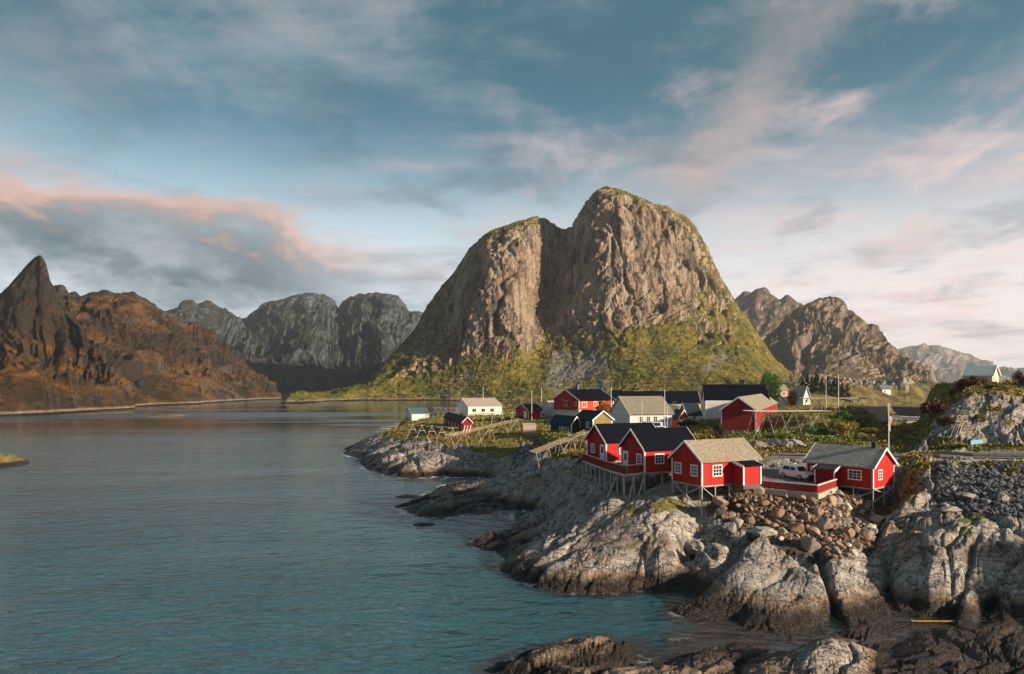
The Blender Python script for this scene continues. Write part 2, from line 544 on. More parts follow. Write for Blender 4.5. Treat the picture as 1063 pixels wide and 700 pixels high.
# ------------------------------------------------------------------ mountains
def loft(name, rows, pxs, nv, mat, noise, veg=None, scree=None, mid=None):
    """rows: curves from the foot over the ridge to the back, each [(px, py, distance)...];
    they give the mass its real place, height and thickness; noise(x,y,z,v,px) pushes the surface along its normal"""
    pxs = np.asarray(pxs, float)
    nu = len(pxs)
    K = []
    for r in rows:
        r = np.array(r, float)
        o_ = np.argsort(r[:, 0])
        r = r[o_]
        py = np.interp(pxs, r[:, 0], r[:, 1])
        d = np.interp(pxs, r[:, 0], r[:, 2])
        K.append(np.stack([(pxs - CX) * d / FPX, d, CAM_H - (py - HOR) * d / FPX], 1))
    K = np.array(K)                                   # rows, nu, 3
    nr = len(rows)
    # rows share v by their mean 3D spacing
    seg = np.linalg.norm(np.diff(K, axis=0), axis=2).mean(1)
    kv = np.concatenate([[0], np.cumsum(seg)]); kv /= kv[-1]
    v = np.linspace(0, 1, nv)
    # monotone cubic-ish: catmull-rom in v blended half with linear
    out = np.zeros((nv, nu, 3))
    i = np.clip(np.searchsorted(kv, v, side='right') - 1, 0, nr - 2)
    t = (v - kv[i]) / (kv[i + 1] - kv[i])
    tt = t[:, None, None]
    lin = K[i] * (1 - tt) + K[i + 1] * tt
    m = np.gradient(K, kv, axis=0)
    h = (kv[i + 1] - kv[i])[:, None, None]
    herm = ((2 * tt**3 - 3 * tt**2 + 1) * K[i] + (tt**3 - 2 * tt**2 + tt) * h * m[i]
            + (-2 * tt**3 + 3 * tt**2) * K[i + 1] + (tt**3 - tt**2) * h * m[i + 1])
    P = 0.45 * lin + 0.55 * herm
    du = np.gradient(P, axis=1)
    dv = np.gradient(P, axis=0)
    N = np.cross(du, dv)
    N /= np.linalg.norm(N, axis=2)[..., None] + 1e-9
    rowpos = i + t                                    # fractional row number
    VV = np.repeat(rowpos[:, None], nu, 1)
    PX = np.repeat(pxs[None], nv, 0)
    D = noise(P[..., 0], P[..., 1], P[..., 2], VV, PX)
    D = D * sstep(0, 0.25, VV)
    D = D * (sstep(0, 14, PX - pxs[0]) * sstep(0, 14, pxs[-1] - PX))
    P = P + N * D[..., None]
    A = {'veg': (veg(P, VV, PX) if veg else np.zeros((nv, nu))).ravel(),
         'scree': (scree(P, VV, PX) if scree else np.zeros((nv, nu))).ravel()}
    o = grid_mesh(name, P.reshape(-1, 3), nu, nv, mat, attrs=A)
    props(o, kind='structure')
    return o, P, VV, PX


# --- the great dome across the sound
def dome():
    ridge = [(290, 419, 700), (312, 413, 790), (335, 409, 860), (358, 404, 900), (380, 397, 950), (397, 385, 985), (412, 367, 1010), (424, 354, 1030), (434, 343, 1050), (446, 318, 1080),
             (460, 297, 1100), (474, 281, 1110), (488, 259, 1110), (499, 248, 1105), (510, 240, 1105), (526, 235, 1105), (545, 231, 1110), (556, 227, 1120), (566, 229, 1130), (574, 233, 1145), (583, 239, 1160),
             (594, 238, 1160), (600, 229, 1150), (607, 217, 1140), (613, 205, 1135), (620, 197, 1130), (629, 195, 1130), (645, 198, 1135), (664, 206, 1145), (690, 215, 1155), (710, 225, 1165), (722, 238, 1170),
             (733, 258, 1170), (744, 284, 1165), (756, 305, 1160), (771, 326, 1150), (788, 352, 1140), (803, 374, 1130), (818, 391, 1120), (835, 399, 1110)]
    rim = [(290, 419.2, 690), (335, 410, 840), (380, 401, 920), (412, 377, 960), (434, 357, 985), (446, 338, 1010), (460, 318, 1030), (474, 301, 1035), (488, 280, 1025), (499, 264, 1005), (510, 254, 995), (526, 247, 992),
           (540, 243, 1004), (550, 240, 1045), (558, 239, 1095), (566, 241, 1120), (574, 245, 1140), (583, 250, 1135), (592, 247, 1118), (600, 238, 1098), (607, 227, 1080), (613, 217, 1068), (620, 211, 1062), (629, 209, 1050),
           (645, 212, 1048), (664, 219, 1062), (690, 230, 1085), (710, 242, 1100), (722, 258, 1108), (733, 278, 1110), (744, 300, 1108), (756, 320, 1100), (771, 340, 1090), (788, 362, 1080), (803, 380, 1075), (818, 393, 1070), (835, 400, 1060)]
    mid = [(290, 419.4, 680), (335, 411, 820), (380, 405, 885), (412, 391, 920), (434, 378, 935), (446, 368, 945), (460, 352, 960), (474, 338, 965), (488, 325, 950), (499, 312, 938), (510, 306, 930), (526, 305, 928), (540, 310, 942),
           (549, 313, 985), (557, 313, 1050), (566, 312, 1078), (574, 312, 1076), (583, 308, 1052), (592, 300, 1030), (600, 292, 1018), (612, 285, 1000), (622, 283, 985), (632, 282, 975), (645, 283, 978), (664, 285, 998), (690, 290, 1022), (710, 300, 1040), (722, 312, 1048),
           (744, 330, 1045), (771, 355, 1030), (788, 372, 1020), (803, 386, 1015), (818, 396, 1010), (835, 401, 1000)]
    base = [(290, 419.6, 672), (335, 412.5, 800), (380, 409, 858), (412, 403, 885), (434, 398, 895), (460, 388, 900), (480, 378, 902), (499, 371, 895), (520, 372, 890), (540, 366, 900), (552, 363, 935), (562, 362, 958), (580, 360, 958), (600, 362, 938),
            (615, 360, 926), (628, 356, 918), (645, 350, 918), (664, 342, 932), (690, 338, 955), (710, 345, 950), (730, 355, 940), (750, 368, 930), (771, 378, 925), (788, 388, 915), (803, 394, 905), (818, 399, 895), (835, 402, 890)]
    foot = [(290, 420, 660), (312, 418.6, 695), (335, 417, 760), (380, 414.4, 830), (412, 413.4, 850), (434, 413, 850), (480, 412, 840), (530, 411.5, 820), (600, 411, 790), (664, 411, 770), (730, 410, 760), (771, 408, 760), (803, 406, 760), (835, 405, 760)]
    toe = [(290, 425, 640), (312, 421.2, 672), (335, 418.6, 735), (380, 416.6, 805), (412, 416.0, 822), (434, 415.8, 822), (480, 416, 805), (530, 417, 770), (600, 418, 720), (664, 418, 700), (730, 417, 690), (771, 416, 690), (835, 412, 690)]
    back = [(p, min(420, 0.5 * (q + 420)), d + 260) for p, q, d in ridge]

    def noise(x, y, z, v, px):
        cl = sstep(1.6, 2.3, v) * (1 - sstep(4.3, 5.2, v)) * (1 - sstep(735, 800, px)) * sstep(400, 450, px)
        warp = 16 * fbm(x / 90, y / 90, z / 150, 3)
        rib = ridged((x + warp) / 58, (y + warp) / 90, z / 420, 5, 0.55)
        rib2 = ridged((x + 0.6 * warp + 0.25 * z) / 19, y / 26, z / 95, 5, 0.6)
        g = fbm(x / 120, y / 120, z / 120, 6, 0.5)
        fine = ridged(x / 11, y / 11, z / 26, 4, 0.6) + 0.55 * ridged(x / 4.6, y / 4.6, z / 8, 3, 0.6)
        spur = ridged((x - 0.55 * z + warp) / 70, (y + warp) / 160, z / 300, 6, 0.55)
        top = 1 - 0.40 * sstep(4.0, 4.8, v)
        cv = pn((x + 1.6 * warp) / 52, y / 70, z / 700 + 3.1) + 0.35 * pn((x + warp) / 15, y / 20, z / 150)
        cv2 = pn((x + 1.2 * warp - 0.3 * z) / 24 + 9, y / 30, z / 260)
        fiss = -13 * np.exp(-(cv / 0.085) ** 2) - 5 * np.exp(-(cv2 / 0.09) ** 2)
        return (cl * (fiss + 4.5 * rib + 2.6 * rib2 + 2.2 * fine) + (1 - cl) * (5.5 * spur + 1.3 * fine) * (0.55 + 0.45 * sstep(1.5, 3, v)) + 3.5 * g) * top - 3

    def veg(P, v, px):
        right = 0.40 * sstep(680, 760, px) * (1 - sstep(4.6, 5.2, v) * 0.2)
        left = 0.22 * (1 - sstep(440, 505, px))
        low = 0.30 * (1 - sstep(1.8, 2.4, v))
        cliff = -0.30 * sstep(1.9, 2.3, v) * (1 - sstep(3.6, 4.3, v)) * sstep(450, 500, px) * (1 - sstep(700, 745, px))
        return right + left + low + cliff

    def scree(P, v, px):
        a = np.exp(-((px - 600) / 42) ** 2) * sstep(0.7, 1.2, v) * (1 - sstep(1.7, 2.1, v)) * 0.9
        b2 = np.exp(-((px - 470 - 26 * (v - 1.2)) / 17) ** 2) * sstep(0.8, 1.1, v) * (1 - sstep(1.6, 2.0, v)) * 0.95
        c2 = np.exp(-((px - 735 - 40 * (v - 1.5)) / 16) ** 2) * sstep(1.1, 1.5, v) * (1 - sstep(1.9, 2.2, v)) * 0.55
        return a + b2 + c2

    mat = mountain_mat('dome_rock', (0.085, 0.070, 0.058), (0.41, 0.32, 0.235), (0.24, 0.150, 0.090),
                       (0.085, 0.095, 0.018), (0.225, 0.185, 0.030), 0.46, 0.66, 1.0, (0.25, 0.17, 0.03))
    return loft('mountain_dome', [toe, foot, base, mid, rim, ridge, back], np.linspace(290, 835, 760), 560, mat, noise, veg, scree)


DOME, DOME_P, DOME_V, DOME_PX = dome()


def simple_mountain(name, ridge, foot, drid, dfoot, mat, amp, L, nu, nv, prof=0.55, cliffs=0.5, mid=None, vegf=None, horn=False):
    """a ridge with a concave flank down to its foot; drid/dfoot give distances by px"""
    rp = np.array(ridge, float); fp = np.array(foot, float)
    px = np.linspace(rp[0, 0], rp[-1, 0], 400)
    ry = np.interp(px, rp[:, 0], rp[:, 1]); fy = np.interp(px, fp[:, 0], fp[:, 1])
    dr = np.interp(px, [q[0] for q in drid], [q[1] for q in drid]); df = np.interp(px, [q[0] for q in dfoot], [q[1] for q in dfoot])
    zr = CAM_H - (ry - HOR) * dr / FPX; zf = CAM_H - (fy - HOR) * df / FPX

    step = px[1] - px[0]
    kx = np.arange(-int(60 / step), int(60 / step) + 1) * step
    kw = np.exp(-(kx / 24.0) ** 2); kw /= kw.sum()
    pad = len(kx) // 2
    zs = np.convolve(np.pad(zr, pad, mode='edge'), kw, mode='valid')     # flanks ignore the crest's small notches

    def row(t, hh):
        d = df + (dr - df) * t
        k = sstep(0.70, 1.0, hh)
        z = zf + (np.minimum(zs, zr + 40) * (1 - k) + zr * k - zf) * hh
        return list(zip(px, HOR + (CAM_H - z) * FPX / d, d))
    rows = [list(zip(px, HOR + (CAM_H - (zf - 8)) * FPX / (df * 0.985), df * 0.985)), row(0, 0), row(0.42, 0.42 * prof), row(0.74, 0.46 + 0.25 * prof), row(0.92, 0.88), list(zip(px, ry, dr)),
            list(zip(px, HOR + (CAM_H - 0.45 * zr) * FPX / (dr * 1.16), dr * 1.16))]

    def noise(x, y, z, v, p):
        # spurs and gullies run down the fall line
        sx = np.interp(p, px, np.cumsum(np.concatenate([[0], np.hypot(np.diff((px - CX) * dr / FPX), np.diff(dr))])))
        w = 0.45 * L * fbm(x / (1.6 * L), y / (1.6 * L), z / (1.6 * L), 4)
        spur = ridged((sx + w) / L, v * 0.33, 0 * x, 4, 0.5)
        rib = ridged((sx + 0.6 * w) / (0.30 * L), v * 0.55 + w / L, 0 * x + 3.3, 5, 0.6)
        rough = fbm(x / (0.5 * L), y / (0.5 * L), z / (0.5 * L), 6, 0.58)
        e = sstep(0.8, 2.2, v)
        crest = sstep(4.0, 4.9, v) * (1 - sstep(5, 6, v))
        return amp * ((0.8 * spur + cliffs * 0.42 * rib * (0.4 + 0.6 * e)) * (1 - 0.75 * crest) - 0.35 * (1 - crest) + (0.30 - (0.2 * crest if horn else 0)) * rough) * (0.25 + 0.75 * e) * (1 - (0.85 if horn else 0.0) * sstep(2.4, 3.8, v) * (1 - sstep(5, 6, v)) * (np.exp(-((p - 40) / 34) ** 2) if horn else 1))
    pxs = np.linspace(rp[0, 0], rp[-1, 0], nu)
    return loft(name, rows, pxs, nv, mat, noise, vegf)


# --- left: the pointed peak and the long orange ridge
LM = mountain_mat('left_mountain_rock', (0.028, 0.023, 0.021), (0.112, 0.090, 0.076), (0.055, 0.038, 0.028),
                  (0.040, 0.027, 0.014), (0.225, 0.105, 0.024), 0.52, 0.78, 1.0, (0.038, 0.034, 0.014), shade_tone=(0.034, 0.027, 0.018))
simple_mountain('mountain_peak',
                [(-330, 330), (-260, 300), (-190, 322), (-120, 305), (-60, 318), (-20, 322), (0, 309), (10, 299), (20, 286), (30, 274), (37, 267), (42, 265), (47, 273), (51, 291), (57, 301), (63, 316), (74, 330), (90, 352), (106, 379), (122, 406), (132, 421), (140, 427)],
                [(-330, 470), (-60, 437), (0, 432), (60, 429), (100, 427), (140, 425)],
                [(-330, 900), (-60, 800), (40, 760), (90, 640), (140, 525)], [(-330, 300), (-60, 350), (0, 400), (60, 440), (138, 520)], LM, 9, 80, 460, 360, 0.62, 0.9, horn=True, vegf=lambda P, v, px: -0.6 * sstep(3.3, 4.3, v) + 0.10 * np.exp(-((v - 3.0) / 0.5) ** 2))  # bare dark crest stands for cloud shade, grassy band for sunlight
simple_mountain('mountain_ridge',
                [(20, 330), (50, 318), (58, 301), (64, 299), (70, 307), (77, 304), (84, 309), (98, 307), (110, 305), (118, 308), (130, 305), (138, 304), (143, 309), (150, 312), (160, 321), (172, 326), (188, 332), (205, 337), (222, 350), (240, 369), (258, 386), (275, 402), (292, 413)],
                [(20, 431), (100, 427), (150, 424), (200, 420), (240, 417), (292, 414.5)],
                [(20, 950), (100, 960), (200, 1020), (250, 1000), (292, 960)], [(20, 470), (100, 530), (150, 590), (200, 660), (240, 760), (292, 890)], LM, 12, 95, 620, 380, 0.75, 0.9, vegf=lambda P, v, px: -0.45 * sstep(3.9, 4.6, v) + 0.22 * np.exp(-((v - 3.55) / 0.35) ** 2) * sstep(60, 120, px))  # crest darkened as if under cloud, shelf below coloured as sunlit
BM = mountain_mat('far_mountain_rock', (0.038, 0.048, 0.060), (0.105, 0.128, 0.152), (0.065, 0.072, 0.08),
                  (0.035, 0.042, 0.030), (0.055, 0.055, 0.036), 0.62, 0.90, 0.7)  # rock colours kept dark and bluish to stand for cloud shadow
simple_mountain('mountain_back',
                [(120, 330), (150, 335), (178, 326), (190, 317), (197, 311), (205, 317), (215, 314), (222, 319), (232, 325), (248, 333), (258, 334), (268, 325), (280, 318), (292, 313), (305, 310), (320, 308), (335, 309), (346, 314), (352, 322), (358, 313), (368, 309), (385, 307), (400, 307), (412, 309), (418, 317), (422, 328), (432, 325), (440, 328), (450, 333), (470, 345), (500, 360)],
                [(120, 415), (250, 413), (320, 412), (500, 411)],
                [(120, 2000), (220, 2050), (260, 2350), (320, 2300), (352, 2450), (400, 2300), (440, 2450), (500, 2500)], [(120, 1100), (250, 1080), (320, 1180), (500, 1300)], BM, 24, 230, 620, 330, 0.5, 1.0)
RM = mountain_mat('right_mountain_rock', (0.125, 0.10, 0.085), (0.30, 0.235, 0.185), (0.20, 0.14, 0.10),
                  (0.085, 0.072, 0.03), (0.14, 0.10, 0.04), 0.50, 0.76, 0.6)
simple_mountain('mountain_right_back',
                [(700, 345), (740, 325), (763, 313), (773, 306), (780, 308), (786, 303), (793, 301), (800, 307), (810, 312), (817, 308), (825, 314), (835, 320), (850, 330), (880, 350), (905, 375), (920, 396)],
                [(700, 403), (920, 402)],
                [(700, 2600), (920, 2500)], [(700, 1900), (920, 1800)], RM, 22, 230, 360, 240, 0.6, 1.0)
simple_mountain('mountain_right',
                [(760, 388), (780, 372), (800, 352), (815, 338), (830, 324), (841, 319), (852, 312), (862, 313), (872, 316), (876, 325), (884, 326), (890, 330), (897, 341), (903, 340), (909, 346), (916, 357), (926, 366), (938, 376), (948, 383), (957, 390), (975, 398)],
                [(760, 403), (860, 402.5), (975, 402)],
                [(760, 1500), (860, 1650), (975, 1600)], [(760, 1250), (860, 1180), (975, 1300)], RM, 20, 150, 560, 360, 0.55, 1.0)
DM = mountain_mat('distant_mountain_rock', (0.16, 0.14, 0.135), (0.30, 0.25, 0.23), (0.22, 0.17, 0.15),
                  (0.12, 0.11, 0.07), (0.15, 0.12, 0.08), 0.6, 0.9, 0.25)
simple_mountain('mountain_distant',
                [(880, 385), (905, 375), (925, 366), (940, 363), (955, 361), (972, 360), (985, 364), (1000, 369), (1012, 374), (1022, 378), (1030, 384), (1040, 389), (1050, 388), (1063, 384), (1085, 380), (1120, 386), (1180, 393), (1240, 399)],
                [(880, 402), (1240, 402)], [(880, 5600), (1240, 6200)], [(880, 4300), (1240, 4600)], DM, 45, 520, 420, 200, 0.6, 0.9)
# ------------------------------------------------------------------ the island: one relief from surveyed points
SHORE = [(373, 476), (382, 487), (405, 494), (434, 496), (457, 494), (480, 496), (500, 497), (485, 500), (470, 501), (452, 508), (437, 517), (414, 528), (434, 533), (457, 538), (477, 535), (500, 534), (516, 531), (530, 534), (545, 530),
         (535, 540), (518, 553), (500, 560), (486, 566), (505, 572), (527, 576), (519, 590), (543, 604), (565, 610), (590, 614), (637, 616), (675, 611), (712, 601), (735, 592), (752, 582), (744, 597), (722, 616), (697, 632), (720, 640), (761, 642),
         (778, 650), (836, 653), (860, 646), (901, 638), (925, 634), (950, 634), (983, 641), (1017, 645), (1030, 634), (1063, 640), (1110, 648), (1180, 660)]
OFF = [(340, 480, -3), (355, 495, -3), (400, 505, -2.5), (440, 507, -1.6), (385, 520, -3), (395, 540, -3), (440, 548, -3), (480, 545, -2.2), (515, 541, -1.6), (460, 560, -4), (465, 575, -3), (500, 585, -2.6), (495, 600, -4), (530, 618, -3),
       (590, 630, -3), (637, 632, -3), (680, 628, -2.2), (715, 618, -1.2), (660, 645, -2), (690, 648, -1.6), (740, 656, -0.7), (800, 664, -0.35), (905, 655, 0.3), (960, 655, 0.22), (1000, 660, 0.3), (1040, 655, 0.3),
       (560, 650, -4), (480, 650, -6), (420, 600, -6), (400, 700, -6), (350, 560, -6), (340, 460, -4), (500, 480, -0.2) if False else (330, 520, -5), (470, 690, -2), (520, 672, -2), (575, 655, -2.2), (630, 648, -2),
       (365, 455, -3), (372, 442, -3), (385, 435, -3), (400, 430, -3), (420, 427, -3), (445, 424, -3), (470, 422, -3), (500, 421, -3), (530, 420, -2.5)]
INT = [  # px, py, height
    (400, 456, 4.0), (412, 447, 5.3), (430, 441, 6.5), (433, 436, 6.9), (455, 440, 6.6), (475, 448, 6.4), (420, 465, 3.6), (400, 475, 1.9), (385, 472, 1.2), (445, 470, 3.6), (440, 483, 1.9), (470, 480, 2.4), (495, 470, 4.0), (520, 470, 4.2), (500, 484, 1.8),
    (470, 460, 4.9), (510, 455, 6.0), (540, 452, 6.9), (497, 432, 8.3), (520, 436, 8.2), (520, 446, 7.0), (475, 432, 7.6), (550, 436, 8.7), (548, 470, 4.2), (532, 484, 2.6), (525, 490, 1.6),
    (605, 451, 8.7), (580, 452, 8.3), (590, 438, 8.9), (560, 462, 6.7), (580, 474, 6.6), (610, 476, 7.2), (640, 445, 9.0), (632, 452, 8.9),
    (575, 482, 5.2), (560, 487, 4.4), (540, 496, 3.5), (530, 505, 2.6), (510, 512, 1.4), (480, 512, 0.8), (460, 520, 0.9), (450, 527, 0.6), (490, 525, 0.7), (515, 521, 0.6), (575, 500, 3.6), (590, 492, 5.2), (598, 486, 6.2), (560, 510, 2.2), (552, 520, 1.1),
    (575, 520, 2.6), (590, 512, 4.2), (605, 505, 5.4), (560, 538, 1.8), (540, 552, 1.2), (520, 562, 0.8), (585, 530, 3.3), (610, 524, 4.9), (630, 515, 5.7), (550, 562, 0.9), (570, 550, 1.7),
    (607, 492, 6.9), (621, 499, 6.5), (638, 507, 6.1), (655, 512, 6.0), (670, 510, 6.2), (690, 508, 6.5), (700, 515, 6.3), (640, 485, 7.6), (680, 480, 8.0), (700, 478, 8.0),
    (640, 540, 4.3), (610, 556, 2.9), (680, 545, 4.5), (660, 530, 5.0), (640, 585, 1.9), (600, 590, 1.4), (560, 588, 1.2), (545, 592, 0.8), (680, 580, 2.4), (620, 570, 2.6), (655, 563, 3.3), (700, 565, 3.3), (705, 540, 4.7), (728, 537, 4.5), (714, 528, 5.2), (735, 526, 5.3), (730, 560, 3.7), (745, 565, 3.3), (720, 582, 1.7),
    (750, 540, 4.6), (755, 566, 2.6), (765, 505, 7.3), (750, 513, 6.9), (800, 510, 6.75), (845, 516, 6.5), (780, 545, 4.1), (815, 540, 4.6), (840, 575, 2.9), (880, 560, 3.7), (870, 535, 4.7), (905, 541, 3.9), (918, 526, 4.7), (927, 518, 5.2), (895, 524, 5.2), (925, 505, 6.0), (745, 522, 5.9), (758, 514, 6.6), (742, 509, 6.8),
    (785, 556, 3.9), (770, 580, 2.9), (800, 590, 2.5), (750, 605, 1.7), (725, 625, 0.6), (830, 600, 2.1), (770, 620, 1.3), (810, 625, 1.2), (850, 600, 2.4), (880, 600, 2.0), (870, 625, 1.1), (845, 635, 0.7), (905, 610, 1.0), (895, 580, 2.6), (920, 590, 1.6), (915, 560, 3.2),
    (940, 590, 2.2), (960, 600, 2.3), (935, 612, 0.9), (955, 618, 1.0), (990, 620, 1.3), (1000, 600, 2.5), (990, 570, 4.0), (960, 565, 4.0), (1020, 575, 3.7), (1040, 555, 4.6), (1020, 605, 2.0), (1010, 632, 0.8), (1045, 600, 2.4), (1063, 580, 3.4), (1050, 622, 1.2), (1100, 600, 2.6), (1100, 550, 5),
    (948, 478, 9.4), (962, 482, 9.2), (945, 490, 8.4), (933, 493, 6.4), (965, 505, 7.4), (945, 515, 6.8), (955, 535, 5.2), (936, 530, 4.8), (970, 530, 5.6),
    (985, 487, 8.9), (1063, 487, 8.9), (1150, 487, 8.9), (1000, 510, 7.2), (1050, 510, 7.3), (1000, 535, 5.6), (1040, 535, 5.7), (1110, 520, 6.7),
    (760, 500, 7.4), (800, 495, 7.3), (845, 505, 7.1), (840, 490, 7.3), (800, 480, 7.9), (770, 478, 8.2), (870, 495, 7.0), (900, 485, 7.8), (920, 478, 8.6), (740, 490, 7.4),
    (700, 452, 8.9), (740, 452, 9.0), (760, 460, 8.8), (650, 440, 9.0), (700, 440, 9.0), (740, 435, 9.0), (600, 425, 9.0), (560, 425, 8.8), (680, 425, 9.0), (720, 425, 9.0), (540, 428, 8.4), (520, 427, 8.0)]
DIST = [  # px, py, distance
    (800, 462, 106), (785, 464, 105), (820, 452, 112), (840, 446, 117), (860, 437, 124), (830, 438, 122), (800, 446, 118), (880, 440, 122), (900, 448, 114), (915, 458, 106), (880, 458, 107), (850, 456, 109), (870, 426, 140), (890, 424, 146), (910, 432, 140), (840, 426, 150), (918, 445, 125),
    (930, 462, 104), (945, 461, 106), (930, 468, 140), (925, 452, 200), (950, 455, 190), (900, 440, 200), (880, 430, 210), (850, 422, 210), (820, 424, 200), (790, 430, 190), (760, 432, 190),
    (968, 462, 99), (985, 464, 97), (1010, 465, 96), (1040, 465, 95), (1063, 464, 95), (1110, 462, 95), (1180, 462, 95), (968, 452, 103), (972, 440, 107), (985, 440, 104), (1000, 447, 100), (1020, 447, 100), (1050, 447, 99), (980, 424, 112), (1000, 420, 110), (1030, 420, 108), (1063, 425, 104), (992, 410, 117), (1010, 402, 119), (1030, 401, 119),
    (1050, 403, 118), (1063, 405, 117), (1100, 404, 117), (1000, 400, 130), (1030, 398, 130), (1063, 400, 130), (1110, 398, 130), (1180, 400, 120), (1030, 408, 160), (1090, 410, 160), (975, 420, 140), (985, 415, 150), (960, 455, 120), (950, 465, 150), (1000, 425, 200), (1100, 425, 200),
    (700, 418, 330), (760, 416, 340), (800, 414, 340), (640, 417, 330), (600, 417, 340), (650, 413, 480), (720, 412, 480), (780, 408, 480), (600, 413, 500), (560, 416, 420), (700, 411, 680), (620, 412.5, 700), (790, 405, 680), (835, 404, 700),
    (820, 412, 330), (850, 410, 330), (870, 408, 380), (815, 400, 430), (835, 393, 520), (860, 391, 540), (885, 394, 520), (850, 404, 420), (890, 403, 400), (900, 404, 400), (905, 400, 430), (880, 399, 450), (915, 412, 420),
    (928, 404, 470), (938, 394, 470), (950, 400, 470), (962, 415, 470), (945, 410, 440), (870, 396, 700), (910, 399, 900), (840, 398, 900), (780, 400, 900), (960, 401, 980), (920, 401, 1000)]
WAT2 = [(930, 434, -2.5), (945, 436, -2.5), (918, 432, -2.0), (955, 434, -2.5), (940, 444, -2.0), (935, 428, -1), (960, 432, -2.5), (980, 432, -2), (990, 425, -2.5), (1020, 425, -2.5), (980, 416, -3), (1000, 418, -3), (1040, 417, -3), (1100, 420, -3), (1200, 420, -3), (990, 411, -4), (1100, 412, -4), (1250, 412, -4), (940, 409, -3)]
NEAR = [(500, 697, 0.05), (515, 690, 0.35), (543, 679, 0.35), (565, 675, 0.5), (590, 669, 0.6), (612, 664, 0.9), (631, 660, 1.0), (650, 668, 0.4), (668, 672, -0.25), (600, 690, 0.5), (640, 690, 0.45), (560, 700, 0.55), (690, 690, 0.05), (720, 680, 0.2), (740, 688, 0.5), (775, 686, 0.9), (700, 668, -0.3), (760, 668, -0.1), (790, 674, 0.55),
        (815, 680, 0.5), (836, 672, 1.2), (850, 664, 2.0), (870, 668, 1.9), (890, 676, 1.5), (910, 690, 0.8), (860, 690, 1.6), (930, 684, 0.6), (945, 690, 0.9), (965, 678, 1.0), (990, 684, 1.15), (1012, 686, 0.6), (1035, 676, 1.2), (1055, 684, 0.9), (1100, 680, 1.4), (925, 672, 0.35), (1000, 668, 0.5), (880, 655, 0.3), (862, 655, 0.22), (820, 662, -0.05), (950, 664, 0.35), (1030, 664, 0.5), (1060, 668, 0.6),
        (600, 730, 0.8), (700, 740, 0.7), (800, 740, 1.0), (900, 740, 1.2), (1000, 740, 0.9), (1100, 720, 1.0), (1200, 700, 1.0), (520, 730, -1.0), (470, 740, -4)]
pts = []
for px, py in SHORE:
    pts.append((px, 12960.0 / (py - 400), 0.0))
for px, py, z in OFF + WAT2 + [q for q in NEAR if q[2] < 0]:
    pts.append((px, 12960.0 / (py - 400), z))
for px, py, z in INT + [q for q in NEAR if q[2] >= 0]:
    pts.append((px, (CAM_H - z) * FPX / (py - HOR), z))
for px, py, d in DIST:
    pts.append((px, d, CAM_H - (py - HOR) * d / FPX))
pts = np.array(pts)
KL = 600.0
qx, qy = pts[:, 0], KL * np.log(pts[:, 1])
C0 = 6.0
Dm = np.sqrt((qx[:, None] - qx[None]) ** 2 + (qy[:, None] - qy[None]) ** 2 + C0 ** 2)
nP = len(pts)
Amat = np.zeros((nP + 1, nP + 1))
Amat[:nP, :nP] = -Dm - 0.0 * np.eye(nP)
Amat[:nP, :nP] -= np.eye(nP) * -1.2                    # a little slack between neighbouring points
Amat[:nP, nP] = 1
Amat[nP, :nP] = 1
wts = np.linalg.solve(Amat, np.concatenate([pts[:, 2], [0]]))


def relief(px, d):
    sh = px.shape
    a, b = px.ravel(), KL * np.log(d.ravel())
    r = np.empty(a.size)
    for i in range(0, a.size, 20000):
        s = slice(i, i + 20000)
        r[s] = -np.sqrt((a[s, None] - qx[None]) ** 2 + (b[s, None] - qy[None]) ** 2 + C0 ** 2) @ wts[:nP] + wts[nP]
    return r.reshape(sh)


# roads: centre line (px, py, height) and width
ROADS = {'road': [((1260, 473, 9.3), 9.0), ((1130, 473, 9.3), 9.0), ((1063, 472.5, 9.3), 8.6), ((1010, 472.5, 9.2), 7.0), ((965, 472.5, 9.1), 5.5), ((920, 472.5, 8.8), 4.6), ((870, 472, 8.5), 4.2), ((815, 471, 8.4), 4.0), ((765, 469, 8.5), 4.0), ((735, 461, 8.7), 4.0), ((712, 452, 8.9), 4.5), ((690, 448, 9.0), 6.0), ((660, 446.5, 9.0), 6.0), ((635, 446.5, 9.0), 5.0)]}


def road_line(rd, n=140):
    P = np.array([at(a, b, z=c) for (a, b, c), w in rd]); Wd = np.array([w for _, w in rd])
    s = np.concatenate([[0], np.cumsum(np.linalg.norm(np.diff(P, axis=0), axis=1))])
    t = np.linspace(0, s[-1], n)
    Q = np.stack([np.interp(t, s, P[:, k]) for k in range(3)], 1)
    w = np.interp(t, s, Wd)
    for _ in range(6):
        Q[1:-1] = (Q[:-2] + 2 * Q[1:-1] + Q[2:]) / 4
    return Q, w


ROADQ = {k: road_line(v) for k, v in ROADS.items()}


def poly_mask(px, py, poly):
    inside = np.zeros(px.shape, bool)
    n = len(poly)
    j = n - 1
    for i in range(n):
        xi, yi = poly[i]; xj, yj = poly[j]
        if yi != yj:
            c = ((yi > py) != (yj > py)) & (px < (xj - xi) * (py - yi) / (yj - yi) + xi)
            inside ^= c
        j = i
    return inside


FLATS = []      # (x, y, radius, z) level pads under buildings, filled in by the list of houses


